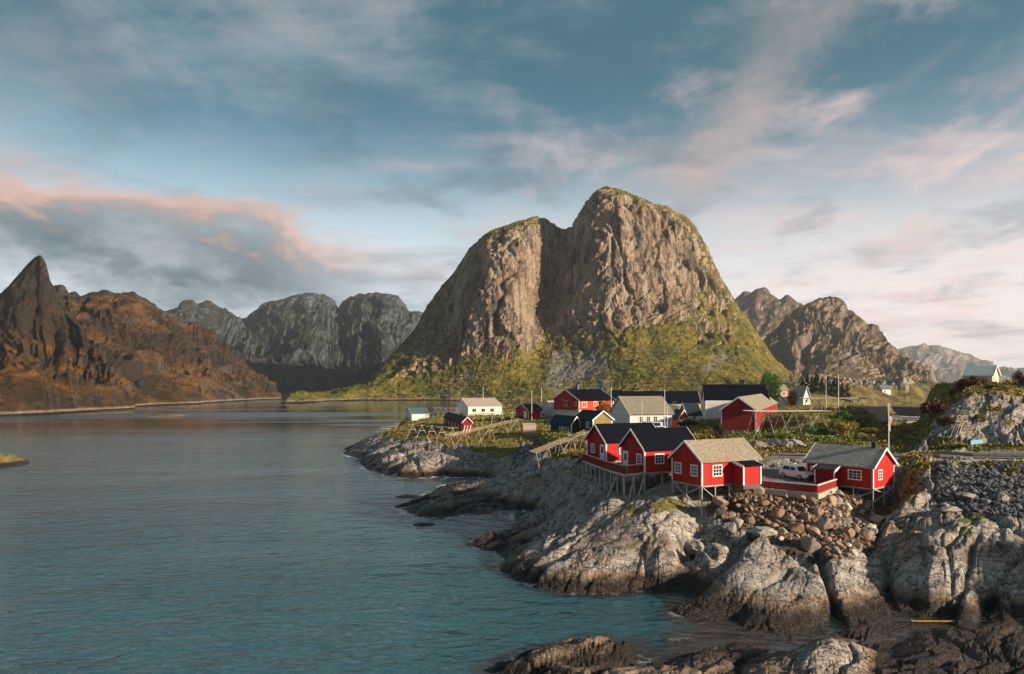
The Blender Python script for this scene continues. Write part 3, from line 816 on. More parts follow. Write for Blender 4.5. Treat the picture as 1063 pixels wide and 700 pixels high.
def build_ground():
    pxs = np.linspace(352, 1290, 1010)
    ds = np.exp(np.linspace(np.log(33), np.log(1000), 640))
    PX, D = np.meshgrid(pxs, ds)
    Z = relief(PX, D)
    X = (PX - CX) * D / FPX
    Y = D
    PY = HOR + (CAM_H - Z) * FPX / D
    far = sstep(170, 320, D)
    # ground cover, surveyed on the base relief
    jx = PX + 7 * fbm(X / 6, Y / 6, 0 * X, 3); jy = PY + 5 * fbm(X / 6 + 50, Y / 6, 0 * X, 3)
    grass = np.zeros(PX.shape)
    for poly in ([(380, 448), (412, 430), (480, 420), (560, 420), (700, 420), (700, 462), (650, 470), (608, 482), (575, 476), (556, 470), (546, 462), (535, 470), (505, 474), (470, 462), (440, 456), (400, 456)],
                 [(540, 400), (930, 400), (930, 470), (930, 478), (860, 476), (720, 476), (640, 470), (540, 450)],
                 [(930, 400), (1300, 380), (1300, 404), (1063, 416), (1010, 412), (985, 418), (970, 440), (950, 470), (930, 480)],
                 [(960, 460), (1300, 458), (1300, 470), (960, 470)]):
        grass = np.maximum(grass, poly_mask(jx, jy, poly) * 1.0)
    for px0, py0, rx, ry, a in [(944, 502, 10, 22, 1.5), (700, 524, 16, 7, 0.75), (655, 532, 26, 5, 0.6), (690, 527, 18, 6, 0.7), (1010, 540, 26, 9, 0.6), (1000, 556, 20, 8, 0.55), (955, 485, 14, 14, 0.6), (955, 505, 9, 18, 0.5), (930, 530, 9, 9, 0.5), (800, 511, 40, 3.5, 0.7), (865, 513, 22, 5, 0.6), (1015, 483, 70, 3, 0.8), (1050, 492, 14, 5, 0.7), (600, 492, 14, 6, 0.55), (890, 560, 9, 6, 0.5), (1030, 425, 30, 4, 0.55), (1000, 440, 14, 4, 0.5), (1050, 440, 12, 8, 0.5), (780, 455, 60, 14, 0.5)]:
        grass = np.maximum(grass, a * np.exp(-((PX - px0) / rx) ** 2 - ((PY - py0) / ry) ** 2))
    # far slopes are grassy on their tops
    grass = np.maximum(grass, far * 0.38)
    gravel = poly_mask(jx, jy, [(735, 474), (835, 474), (905, 480), (925, 480), (900, 500), (850, 514), (765, 503), (735, 492)]) * 1.0
    gravel = np.maximum(gravel, poly_mask(jx, jy, [(640, 441), (715, 441), (722, 452), (640, 455)]) * 0.9)
    gravel *= 1 - 0.9 * np.exp(-((PX - 812) / 24) ** 2 - ((PY - 482) / 4.5) ** 2)
    green = np.zeros(PX.shape)
    for px0, py0, rx, ry, a in [(790, 447, 26, 9, 0.9), (845, 455, 36, 8, 0.9), (880, 437, 20, 9, 0.9), (812, 482, 24, 5, 0.8), (545, 437, 40, 6, 0.7), (1010, 467, 60, 4, 0.5), (1010, 545, 30, 20, 0.6), (960, 468, 30, 6, 0.6)]:
        green = np.maximum(green, a * np.exp(-((PX - px0) / rx) ** 2 - ((PY - py0) / ry) ** 2))
    rocky = 1 - sstep(0.25, 0.8, np.maximum(grass, gravel) * (1 - 0.35 * far))
    rocky = np.maximum(rocky, 0.12 * (1 - gravel))
    # rounded slabs and blocks lying along the strata
    ca, sa = math.cos(R(42)), math.sin(R(42))
    wx = X + 1.2 * fbm(X / 7, Y / 7, 0 * X, 3); wy = Y + 1.2 * fbm(X / 7 + 31, Y / 7, 0 * X, 3)
    U = wx * ca + wy * sa; V = -wx * sa + wy * ca
    f1, f2, cid, ax, ay = worley(U / 13.0, V / 4.6)
    g1, g2, cid2, bx, by = worley(U / 4.4 + 7, V / 1.8 + 3)
    h1, h2, cid3, cx_, cy_ = worley(U / 1.7 + 17, V / 0.8 + 5)
    fr = lambda c, k: (c * k) % 1.0 - 0.5
    strata = ridged(U / 34, V / 1.5, 0 * X, 5, 0.62)
    hgt = 1.2 * (0.30 - f1 * f1) + 0.9 * (cid - 0.5) - 0.6 * np.exp(-((f2 - f1) / 0.06) ** 2) + 1.1 * (fr(cid, 7.3) * ax + fr(cid, 13.7) * ay)
    hgt = hgt + 0.30 * (cid2 - 0.5) - 0.34 * np.exp(-((g2 - g1) / 0.06) ** 2) + 0.85 * (fr(cid2, 7.3) * bx + fr(cid2, 13.7) * by)
    hgt = hgt + 0.11 * (cid3 - 0.5) - 0.12 * np.exp(-((h2 - h1) / 0.09) ** 2) + 0.5 * (fr(cid3, 7.3) * cx_ + fr(cid3, 13.7) * cy_)
    hgt = hgt + 0.13 * strata + 0.30 * fbm(U / 7, V / 2.6, 0 * X, 7, 0.58)
    amp = rocky * (1 + 0.9 * far) * (0.55 + 0.45 * sstep(-0.4, 1.6, Z))
    smoothr = 1 - 0.82 * np.exp(-((PX - 645) / 62) ** 2 - ((PY - 560) / 36) ** 2)     # the big whaleback is smoother
    smoothr *= 1 - 0.62 * np.exp(-((PX - 775) / 58) ** 2 - ((PY - 602) / 32) ** 2)
    smoothr *= 1 - 0.5 * np.exp(-((PX - 880) / 34) ** 2 - ((PY - 612) / 28) ** 2)
    smoothr *= 1 - 0.5 * np.exp(-((PX - 1010) / 46) ** 2 - ((PY - 432) / 26) ** 2)
    rubble = np.maximum(poly_mask(jx, jy, [(738, 500), (905, 500), (932, 500), (936, 528), (912, 548), (905, 572), (860, 580), (800, 560), (760, 548), (735, 532)]), poly_mask(jx, jy, [(966, 480), (1300, 480), (1300, 535), (1050, 540), (1000, 532), (972, 525)])) * 1.0
    calm = np.exp(-((PX - 650) / 70) ** 2 - ((PY - 497) / 18) ** 2)
    calm = np.maximum(calm, 1.3 * np.exp(-((PX - 718) / 26) ** 2 - ((PY - 530) / 13) ** 2))
    # clefts between the slabs
    cleft = np.zeros(PX.shape)
    wob = 4 * fbm(X / 5, Y / 5, 0 * X + 2, 3)
    for line, w_, dep in [([(748, 590), (772, 560), (792, 545)], 6, 1.7), ([(846, 572), (860, 600), (866, 650)], 4.5, 1.5), ([(908, 548), (918, 585), (930, 640)], 6, 1.7), ([(990, 645), (1000, 605), (1014, 560)], 4.5, 1.4), ([(1020, 645), (1036, 604), (1068, 566)], 5, 1.5),
                          ([(545, 534), (575, 516), (606, 497)], 4.5, 1.4), ([(515, 556), (562, 541), (616, 512)], 3.5, 1.0), ([(700, 545), (728, 560), (745, 575)], 4, 1.1), ([(930, 545), (955, 552), (985, 545)], 4, 1.0), ([(955, 560), (962, 590), (952, 625)], 3.5, 0.9), ([(800, 560), (836, 582), (850, 575)], 3.5, 0.9),
                          ([(410, 466), (430, 478), (436, 494)], 3, 0.9), ([(455, 466), (480, 476), (500, 480)], 3, 0.8), ([(470, 500), (520, 496), (545, 484)], 4, 1.0)]:
        for (xa, ya), (xb, yb) in zip(line[:-1], line[1:]):
            ex, ey = xb - xa, yb - ya
            t = np.clip(((PX + wob - xa) * ex + (PY - ya) * ey) / (ex * ex + ey * ey), 0, 1)
            dd = np.hypot(PX + wob - xa - t * ex, (PY - ya - t * ey) * 1.0)
            cleft = np.maximum(cleft, (0.8 if xa < 870 else 0.5) * dep * np.exp(-(dd / (0.8 * w_)) ** 2))
    Z = Z - cleft * (D < 200) * (1 - 0.6 * rubble)
    quiet = 1 - 0.3 * sstep(690, 720, PX) * (1 - sstep(72, 84, D))
    Z2 = Z + amp * smoothr * quiet * hgt * 0.85 * (1 - 0.72 * rubble) * (1 - 0.55 * calm)
    Z2 = Z2 + (1 - rocky) * (0.14 * fbm(X / 3, Y / 3, 0 * X, 4) + 0.25 * fbm(X / 14, Y / 14, 0 * X, 3) * (1 - gravel)) + far * 2.2 * fbm(X / 40, Y / 40, 0 * X, 5) * sstep(0.5, 4, Z)
    # roads press the ground level
    for Q, w in ROADQ.values():
        best = np.full(X.shape, 1e9); zr = np.zeros(X.shape); wr = np.ones(X.shape)
        sel = (D < 170) & (PX > 600)
        xs, ys = X[sel], Y[sel]
        b_ = np.full(xs.shape, 1e9); z_ = np.zeros(xs.shape); w_ = np.ones(xs.shape)
        for k in range(len(Q)):
            dd = np.hypot(xs - Q[k, 0], ys - Q[k, 1]) / w[k]
            m = dd < b_
            b_[m] = dd[m]; z_[m] = Q[k, 2]; w_[m] = w[k]
        best[sel] = b_; zr[sel] = z_
        k = 1 - sstep(0.62, 1.1, best)
        Z2 = Z2 * (1 - k) + (zr - 0.12) * k
    for fx, fy, fr, fz in FLATS:
        k = 1 - sstep(fr * 0.85, fr * 1.35, np.hypot(X - fx, Y - fy))
        Z2 = Z2 * (1 - k) + fz * k
    tide = 0.25 * far - 0.35 * sstep(930, 700, PX) * 0 + 0.0 * PX
    tide = tide + 0.45 * np.exp(-((PX - 480) / 60) ** 2 - ((PY - 520) / 18) ** 2)
    tide = tide + 0.9 * np.exp(-((PX - 980) / 120) ** 2 - ((PY - 690) / 30) ** 2) + 0.5 * np.exp(-((PX - 720) / 60) ** 2 - ((PY - 610) / 25) ** 2) - 1.3 * np.exp(-((PX - 872) / 34) ** 2 - ((PY - 680) / 26) ** 2)
    A = {'grass': grass.ravel(), 'gravel': gravel.ravel(), 'green': green.ravel(), 'tide': tide.ravel(), 'rubble': (rubble * 1.0).ravel()}
    V3 = np.stack([X.ravel(), Y.ravel(), Z2.ravel()], 1)
    keep = V3[:, 2] > -3.0
    o = grid_mesh('ground', V3, len(pxs), len(ds), material('ground', m_ground), keep=keep, attrs=A)
    props(o, kind='structure')
    global GRASS, GRAVEL, GREENV
    GRASS, GRAVEL, GREENV = grass, gravel, green
    return pxs, ds, Z2


def hgt(x, y):
    """height of the finished ground at a place"""
    px = CX + x * FPX / y
    u = (px - G_PX[0]) / (G_PX[-1] - G_PX[0]) * (len(G_PX) - 1)
    v = (math.log(y) - math.log(G_D[0])) / (math.log(G_D[-1]) - math.log(G_D[0])) * (len(G_D) - 1)
    i, j = int(min(max(u, 0), len(G_PX) - 2)), int(min(max(v, 0), len(G_D) - 2))
    a, b = min(max(u - i, 0), 1), min(max(v - j, 0), 1)
    return float((G_Z[j, i] * (1 - a) + G_Z[j, i + 1] * a) * (1 - b) + (G_Z[j + 1, i] * (1 - a) + G_Z[j + 1, i + 1] * a) * b)


def hgt_grid(X, Y):
    """heights for arrays; far below the surface outside the surveyed land"""
    px = CX + X * FPX / np.maximum(Y, 1.0)
    u = (px - G_PX[0]) / (G_PX[-1] - G_PX[0]) * (len(G_PX) - 1)
    v = (np.log(np.maximum(Y, 1.0)) - math.log(G_D[0])) / (math.log(G_D[-1]) - math.log(G_D[0])) * (len(G_D) - 1)
    ok = (u >= 0) & (u < len(G_PX) - 1) & (v >= 0) & (v < len(G_D) - 1)
    i = np.clip(u, 0, len(G_PX) - 2).astype(int); j = np.clip(v, 0, len(G_D) - 2).astype(int)
    a, b = np.clip(u - i, 0, 1), np.clip(v - j, 0, 1)
    z = (G_Z[j, i] * (1 - a) + G_Z[j, i + 1] * a) * (1 - b) + (G_Z[j + 1, i] * (1 - a) + G_Z[j + 1, i + 1] * a) * b
    return np.where(ok, z, -5.0)


def make_water():
    W = 7600
    nx = np.concatenate([[-W, -3000, -900, -300, -120, -80], np.arange(-50, 70, 0.7), [90, 150, 300, 900, 3000, W]])
    ny = np.concatenate([[-300, 0, 25], np.arange(36, 190, 0.8), [205, 230, 300, 500, 900, 3000, W]])
    X, Y = np.meshgrid(nx, ny)
    z = hgt_grid(X, Y)
    # depth measured as a soft neighbourhood minimum of closeness to land
    near = np.clip(-z / 2.2, 0, 1)
    V = np.stack([X.ravel(), Y.ravel(), np.zeros(X.size)], 1)
    surf = (0.38 + 0.62 * sstep(80, 125, Y)) * (1 - 0.9 * sstep(11, 16, X) * (Y < 64))
    o = grid_mesh('sea_water', V, len(nx), len(ny), material('sea_water', m_water), attrs={'depth': near.ravel(), 'surf': surf.ravel()})
    props(o, kind='structure')
    X, Y = np.meshgrid(np.array([-W, 0, W], float), np.array([-300, 300, W], float))
    V = np.stack([X.ravel(), Y.ravel(), np.full(X.size, -9.0)], 1)
    o = grid_mesh('sea_bed', V, 3, 3, material('sea_bed', lambda T, b: T.put(b.inputs['Base Color'], (0.03, 0.04, 0.04))))
    props(o, kind='structure')


# ------------------------------------------------------------------ mesh builder for made things
class MB:
    def __init__(self):
        self.v = []; self.f = []

    def add(self, vs, fs):
        n = len(self.v)
        self.v += [tuple(p) for p in vs]
        self.f += [tuple(i + n for i in f) for f in fs]
        return self

    def box(self, x0, x1, y0, y1, z0, z1):
        vs = [(x, y, z) for z in (z0, z1) for y in (y0, y1) for x in (x0, x1)]
        return self.add(vs, [(0, 2, 3, 1), (4, 5, 7, 6), (0, 1, 5, 4), (2, 6, 7, 3), (0, 4, 6, 2), (1, 3, 7, 5)])

    def bar(self, p, q, w, h=None, up=(0, 0, 1)):
        """rectangular bar between two points"""
        p, q = Vector(p), Vector(q)
        h = h or w
        d = (q - p).normalized()
        u = Vector(up)
        if abs(d.dot(u)) > 0.98: u = Vector((0, 1, 0))
        s = d.cross(u).normalized(); t = s.cross(d)
        vs = [b + s * (a * w / 2) + t * (c * h / 2) for b in (p, q) for a, c in ((-1, -1), (1, -1), (1, 1), (-1, 1))]
        return self.add(vs, [(3, 2, 1, 0), (4, 5, 6, 7), (0, 1, 5, 4), (1, 2, 6, 5), (2, 3, 7, 6), (3, 0, 4, 7)])

    def tube(self, p, q, r0, r1=None, n=7):
        p, q = Vector(p), Vector(q)
        r1 = r0 if r1 is None else r1
        d = (q - p).normalized()
        u = Vector((0, 0, 1)) if abs(d.z) < 0.95 else Vector((1, 0, 0))
        s = d.cross(u).normalized(); t = s.cross(d)
        vs = []
        for b, r in ((p, r0), (q, r1)):
            for k in range(n):
                a = 2 * math.pi * k / n
                vs.append(b + s * (r * math.cos(a)) + t * (r * math.sin(a)))
        fs = [(k, (k + 1) % n, n + (k + 1) % n, n + k) for k in range(n)]
        fs += [tuple(reversed(range(n))), tuple(range(n, 2 * n))]
        return self.add(vs, fs)

    def prism(self, poly, a, b):
        """poly: 3D points of one end; vector to the other end"""
        n = len(poly)
        ex = Vector(b) - Vector(a)
        vs = [Vector(p) + Vector(a) for p in poly] + [Vector(p) + Vector(a) + ex for p in poly]
        fs = [tuple(reversed(range(n))), tuple(range(n, 2 * n))] + [(k, (k + 1) % n, n + (k + 1) % n, n + k) for k in range(n)]
        return self.add(vs, fs)

    def lathe(self, c, prof, n=12, axis='z'):
        vs = []
        for r, h in prof:
            for k in range(n):
                a = 2 * math.pi * k / n
                p = (r * math.cos(a), r * math.sin(a), h)
                if axis == 'y': p = (p[0], p[2], p[1])
                vs.append((c[0] + p[0], c[1] + p[1], c[2] + p[2]))
        m = len(prof)
        fs = [(i * n + k, i * n + (k + 1) % n, (i + 1) * n + (k + 1) % n, (i + 1) * n + k) for i in range(m - 1) for k in range(n)]
        fs += [tuple(reversed(range(n))), tuple(range((m - 1) * n, m * n))]
        return self.add(vs, fs)

    def build(self, name, mat, parent=None, smooth=False):
        me = bpy.data.meshes.new(name)
        me.from_pydata(self.v, [], self.f)
        bm = bmesh.new(); bm.from_mesh(me)
        bmesh.ops.recalc_face_normals(bm, faces=bm.faces)
        bm.to_mesh(me); bm.free()
        if smooth:
            me.polygons.foreach_set('use_smooth', [True] * len(me.polygons))
        me.materials.append(mat)
        o = bpy.data.objects.new(name, me)
        COL.objects.link(o)
        if parent: o.parent = parent
        return o


# ------------------------------------------------------------------ materials of made things
def paint(name, col, groove=0.21, wear=0.25, horiz=False, rough=0.6):
    def build(T, b):
        o = T.new('ShaderNodeTexCoord').outputs['Object']
        x, y, z = T.sep(o)
        run = z if horiz else T.math('ADD', x, y)
        k = T.math('DIVIDE', run, groove)
        fr = T.math('FRACT', k)
        gro = T.ramp(T.math('ABSOLUTE', T.math('SUBTRACT', fr, 0.5)), 0.36, 0.5, 1.0, 0.0)
        board = T.noise(T.comb(T.math('FLOOR', k), 0.5, 0.5), 0.73, 0)
        n = T.noise(T.mapping(o, scale=(1, 1, 0.25)), 2.5, 6, 0.7)
        c = T.mix(T.ramp(board, 0.3, 0.7, 0.0, 0.5), col, tuple(v * 0.72 for v in col))
        c = T.mix(T.ramp(n, 0.5, 0.8, 0.0, wear), c, tuple(0.55 * v + 0.05 for v in col))
        c = T.mix(T.math('MULTIPLY', T.ramp(z, 0.5, 0.0), T.math('MULTIPLY', n, 0.5)), c, tuple(v * 0.4 + 0.02 for v in col))
        c = T.mix(T.ramp(gro, 0.0, 0.7, 0.75, 0.0), c, tuple(v * 0.3 for v in col))
        T.put(b.inputs['Base Color'], c)
        b.inputs['Roughness'].default_value = rough
        b.inputs['Specular IOR Level'].default_value = 0.2
        bump(T, b, gro, 0.02)
    return material(name, build)


def plain(name, col, rough=0.6, var=0.25, scale=3.0, metal=0.0, spec=0.5):
    def build(T, b):
        o = T.new('ShaderNodeTexCoord').outputs['Object']
        n = T.noise(o, scale, 5, 0.65)
        T.put(b.inputs['Base Color'], T.mix(T.ramp(n, 0.35, 0.7), col, tuple(v * (1 - var) for v in col)))
        b.inputs['Roughness'].default_value = rough
        b.inputs['Metallic'].default_value = metal
        b.inputs['Specular IOR Level'].default_value = spec
    return material(name, build)


def roofing(name, a, b_, c_, kind='slate'):
    """slate: rough courses with lichen; sheet: dark standing rows"""
    def build(T, b):
        o = T.new('ShaderNodeTexCoord').outputs['Object']
        x, y, z = T.sep(o)
        n = T.noise(o, 1.1, 6, 0.7)
        f = T.noise(o, 6.0, 5, 0.75)
        if kind == 'slate':
            k = T.new('ShaderNodeTexVoronoi', feature='F1')
            T.put(k.inputs['Vector'], T.mapping(o, scale=(1, 1, 1.5)))
            k.inputs['Scale'].default_value = 3.4
            tone = T.sep(k.outputs['Color'])[0]
            c = T.mix(tone, a, b_)
            c = T.mix(T.ramp(n, 0.45, 0.68, 0.0, 0.85), c, c_)
            c = T.mix(T.ramp(f, 0.52, 0.72, 0.0, 0.7), c, tuple(v * 0.35 for v in a))
            e = T.voro(T.mapping(o, scale=(1, 1, 1.5)), 3.4, 'DISTANCE_TO_EDGE')
            c = T.mix(T.ramp(e, 0.0, 0.06, 0.65, 0.0), c, tuple(v * 0.25 for v in a))
            h = T.math('ADD', T.math('MULTIPLY', tone, 0.6), T.math('MULTIPLY', f, 0.6))
            bump(T, b, h, 0.10)
            b.inputs['Roughness'].default_value = 0.92
        else:
            row = T.math('FRACT', T.math('DIVIDE', z, 0.19))
            c = T.mix(T.ramp(n, 0.4, 0.7), a, b_)
            c = T.mix(T.ramp(f, 0.55, 0.75, 0, 0.5), c, c_)
            T.put(b.inputs['Roughness'], T.ramp(f, 0.3, 0.7, 0.55, 0.8))
            b.inputs['Specular IOR Level'].default_value = 0.05
            bump(T, b, row, 0.03)
        T.put(b.inputs['Base Color'], c)
    return material(name, build)


RED = paint('red_boards', (0.44, 0.013, 0.009))
RED2 = paint('dark_red_boards', (0.27, 0.012, 0.013), 0.17, 0.35)
ORANGE = paint('orange_red_boards', (0.55, 0.055, 0.010))
WHITEB = paint('white_boards', (0.72, 0.70, 0.67), 0.16, 0.2, True)
OLIVE = paint('olive_boards', (0.23, 0.185, 0.050))
GREEN = paint('dark_green_boards', (0.016, 0.030, 0.030))
YELL = paint('yellow_boards', (0.60, 0.30, 0.07))
PINK = paint('faded_pink_boards', (0.50, 0.36, 0.30))
WHITE = plain('white_paint', (0.80, 0.78, 0.75), 0.5, 0.12)
GREYW = plain('weathered_wood', (0.36, 0.33, 0.29), 0.85, 0.45, 2.5)
PALEW = plain('pale_dry_pole_wood', (0.50, 0.40, 0.29), 0.85, 0.45, 2.0)
STILT = plain('stilt_wood', (0.42, 0.40, 0.36), 0.85, 0.4, 2.5)
CONC = plain('concrete', (0.36, 0.32, 0.25), 0.9, 0.35, 1.4)
GLASS = plain('window_glass', (0.018, 0.022, 0.026), 0.08, 0.2, 0.8)
BLACK = plain('black_metal', (0.015, 0.015, 0.016), 0.5, 0.2)
STEEL = plain('galvanised_steel', (0.35, 0.36, 0.36), 0.5, 0.3, 2.0, 0.6)
ROOFBLK = roofing('black_tile_roof', (0.0035, 0.005, 0.010), (0.006, 0.008, 0.014), (0.011, 0.013, 0.020), 'sheet')
ROOFNAVY = roofing('slate_blue_roof', (0.020, 0.034, 0.044), (0.028, 0.045, 0.056), (0.05, 0.06, 0.065), 'sheet')
ROOFTAN = roofing('pale_mossy_slate_roof', (0.23, 0.195, 0.145), (0.35, 0.30, 0.225), (0.31, 0.265, 0.18))
ROOFGREY = roofing('grey_lichen_slate_roof', (0.26, 0.25, 0.23), (0.44, 0.42, 0.385), (0.30, 0.30, 0.24))
ROOFDUN = roofing('dun_slate_roof', (0.20, 0.18, 0.14), (0.30, 0.27, 0.20), (0.24, 0.21, 0.12))
ROOFPALE = roofing('pale_fibre_roof', (0.42, 0.34, 0.29), (0.52, 0.43, 0.37), (0.35, 0.29, 0.26), 'sheet')
ROOFTEAL = roofing('pale_teal_metal_roof', (0.58, 0.63, 0.60), (0.64, 0.68, 0.65), (0.68, 0.69, 0.66), 'sheet')
ROOFTEALD = roofing('dusty_teal_roof', (0.10, 0.17, 0.18), (0.13, 0.20, 0.21), (0.2, 0.25, 0.24), 'sheet')


# ------------------------------------------------------------------ buildings
class House:
    """local frame: near corner at the origin, x runs along the face that goes right, y along the face that goes left"""
    def __init__(self, name, label, cat, xc, d, z0, th, pxr=None, pxl=None, lr=None, ll=None, group=None):
        c = at(xc, d=d, z=z0)
        t = R(th)
        self.ex = Vector((math.cos(t), math.sin(t), 0)); self.ey = Vector((-math.sin(t), math.cos(t), 0))
        a = None if pxr is None else (pxr - CX) / FPX
        self.LX = lr if lr else (a * c.y - c.x) / (self.ex.x - a * self.ex.y)
        a = None if pxl is None else (pxl - CX) / FPX
        self.LY = ll if ll else (a * c.y - c.x) / (self.ey.x - a * self.ey.y)
        self.o = c + self.ex * (self.LX / 2) + self.ey * (self.LY / 2)
        self.root = empty(name, self.o, t, label, cat, group)
        self.th = t
        self.off = Vector((-self.LX / 2, -self.LY / 2, 0))

    def L(self, x, y, z):
        return Vector((x, y, z)) + self.off

    def world(self, x, y, z=0):
        v = self.L(x, y, z)
        return self.o + self.ex * v.x + self.ey * v.y + Vector((0, 0, v.z))

    def ground(self, x, y):
        w = self.world(x, y)
        return hgt(w.x, w.y) - self.o.z

    def shell(self, hw, rise, axis, wall, roof, trim=WHITE, over=0.28, eave=0.3, thick=0.13, corners=True, drop=0.0, barge=0.2):
        LX, LY = self.LX, self.LY
        self.hw, self.rise, self.axis = hw, rise, axis
        la, lb = (LX, LY) if axis == 'x' else (LY, LX)          # ridge length, span

        def pt(a, b, z):
            return self.L(a, b, z) if axis == 'x' else self.L(b, a, z)
        m = MB()
        prof = [(0, -drop), (lb, -drop), (lb, hw), (lb / 2, hw + rise), (0, hw)]
        m.prism([pt(0, b, z) for b, z in prof], (0, 0, 0), pt(la, 0, 0) - pt(0, 0, 0))
        m.build('wall', wall, self.root)
        sl = math.hypot(lb / 2, rise); nx, nz = -rise / sl, (lb / 2) / sl
        m = MB()
        for s in (0, 1):
            def q(b, z): return (b, z) if s == 0 else (lb - b, z)
            k = eave / (lb / 2)
            b0, z0 = -eave, hw - rise * k
            pr = [q(b0, z0 + 0.03), q(lb / 2, hw + rise + 0.03), q(lb / 2, hw + rise + 0.03 + thick / nz), q(b0 + nx * thick * 0, z0 + 0.03 + thick / nz)]
            m.prism([pt(-over, b, z) for b, z in pr], (0, 0, 0), pt(la + 2 * over, 0, 0) - pt(0, 0, 0))
        r = m.build('roof', roof, self.root)
        for end in (0, 1):
            m = MB()
            a = -over - 0.045 if end == 0 else la + over
            for s in (0, 1):
                def q(b, z): return (b, z) if s == 0 else (lb - b, z)
                k = eave / (lb / 2)
                pr = [q(-eave - 0.03, hw - rise * k - barge + thick / nz), q(lb / 2, hw + rise - barge + thick / nz + 0.01), q(lb / 2, hw + rise + 0.06 + thick / nz), q(-eave - 0.03, hw - rise * k + 0.05 + thick / nz)]
                m.prism([pt(a, b, z) for b, z in pr], (0, 0, 0), pt(0.045, 0, 0) - pt(0, 0, 0))
            m.build('bargeboard', trim, self.root)
        if corners:
            w = 0.13
            for cx, cy in ((0, 0), (1, 0), (0, 1), (1, 1)):
                x, y = cx * LX, cy * LY
                top = hw - 0.05
                MB().box(*[v for v in ((x - 0.025 if cx == 0 else x - w) + self.off.x, (x + w if cx == 0 else x + 0.025) + self.off.x, (y - 0.025 if cy == 0 else y - w) + self.off.y, (y + w if cy == 0 else y + 0.025) + self.off.y, 0.0, top)]).build('corner_board', trim, self.root)
        return r

    def face(self, f, u, z, off):
        if f == 'x': return self.L(u, -off, z)
        if f == 'y': return self.L(-off, u, z)
        if f == 'X': return self.L(self.LX - u, self.LY + off, z)
        return self.L(self.LX + off, u, z)

    def slab(self, m, f, u0, u1, z0, z1, o0, o1):
        a, b = self.face(f, u0, z0, o0), self.face(f, u1, z1, o1)
        m.box(min(a.x, b.x), max(a.x, b.x), min(a.y, b.y), max(a.y, b.y), z0, z1)

    def window(self, f, u, z, w, h, nx=2, ny=3, trim=WHITE, bar=0.045, edge=0.11):
        m = MB()
        u0, u1, z0, z1 = u - w / 2, u + w / 2, z - h / 2, z + h / 2
        self.slab(m, f, u0 - edge, u0, z0 - edge, z1 + edge, 0.003, 0.055); self.slab(m, f, u1, u1 + edge, z0 - edge, z1 + edge, 0.003, 0.055)
        self.slab(m, f, u0, u1, z0 - edge, z0, 0.003, 0.052); self.slab(m, f, u0, u1, z1, z1 + edge, 0.003, 0.052)
        for k in range(1, nx):
            c = u0 + w * k / nx
            self.slab(m, f, c - bar / 2, c + bar / 2, z0, z1, 0.018, 0.045)
        for k in range(1, ny):
            c = z0 + h * k / ny
            self.slab(m, f, u0, u1, c - bar / 2, c + bar / 2, 0.018, 0.041)
        o = m.build('window', trim, self.root)
        m = MB(); self.slab(m, f, u0, u1, z0, z1, 0.004, 0.016)
        m.build('pane', GLASS, o)
        return o

    def door(self, f, u, w=0.95, h=2.0, mat=WHITE, glazed=True, trim=WHITE, z0=0.05):
        m = MB()
        self.slab(m, f, u - w / 2, u + w / 2, z0, z0 + h, 0.004, 0.03)
        e = 0.1
        self.slab(m, f, u - w / 2 - e, u - w / 2, z0, z0 + h + e, 0.003, 0.055); self.slab(m, f, u + w / 2, u + w / 2 + e, z0, z0 + h + e, 0.003, 0.055); self.slab(m, f, u - w / 2, u + w / 2, z0 + h, z0 + h + e, 0.003, 0.052)
        o = m.build('door', mat, self.root)
        if glazed:
            m = MB(); self.slab(m, f, u - w * 0.3, u + w * 0.3, z0 + h * 0.5, z0 + h * 0.9, 0.03, 0.036)
            m.build('pane', GLASS, o)
        m = MB(); self.slab(m, f, u + w * 0.32, u + w * 0.42, z0 + 0.95, z0 + 1.02, 0.03, 0.07)
        m.build('handle', BLACK, o)
        return o

    def chimney(self, a, h=0.9, w=0.55, mat=BLACK):
        """on the ridge, a metres along it"""
        lb = self.LY if self.axis == 'x' else self.LX
        c = self.L(a, lb / 2, 0) if self.axis == 'x' else self.L(lb / 2, a, 0)
        z = self.hw + self.rise
        MB().box(c.x - w / 2, c.x + w / 2, c.y - w / 2, c.y + w / 2, z - 0.3, z + h).box(c.x - w / 2 - 0.06, c.x + w / 2 + 0.06, c.y - w / 2 - 0.06, c.y + w / 2 + 0.06, z + h, z + h + 0.1).build('chimney', mat, self.root)

    def stilts(self, spots, r=0.085, top=0.0):
        for x, y in spots:
            g = self.ground(x, y)
            if g < -0.15:
                MB().tube(self.L(x, y, g - 0.5), self.L(x, y, top), r, r * 0.9, 8).build('stilt', STILT, self.root)

    def brace(self, x0, y0, z0, x1, y1, z1, w=0.10):
        MB().bar(self.L(x0, y0, z0), self.L(x1, y1, z1), w, w * 0.7).build('brace', STILT, self.root)

    def skirt(self):
        """a stone foundation down to the ground"""
        g = min(self.ground(x, y) for x in (0, self.LX) for y in (0, self.LY)) - 0.6
        if g < -0.1:
            a, b = self.L(0.05, 0.05, 0), self.L(self.LX - 0.05, self.LY - 0.05, 0)
            MB().box(a.x, b.x, a.y, b.y, g, -0.002).build('foundation', CONC, self.root)

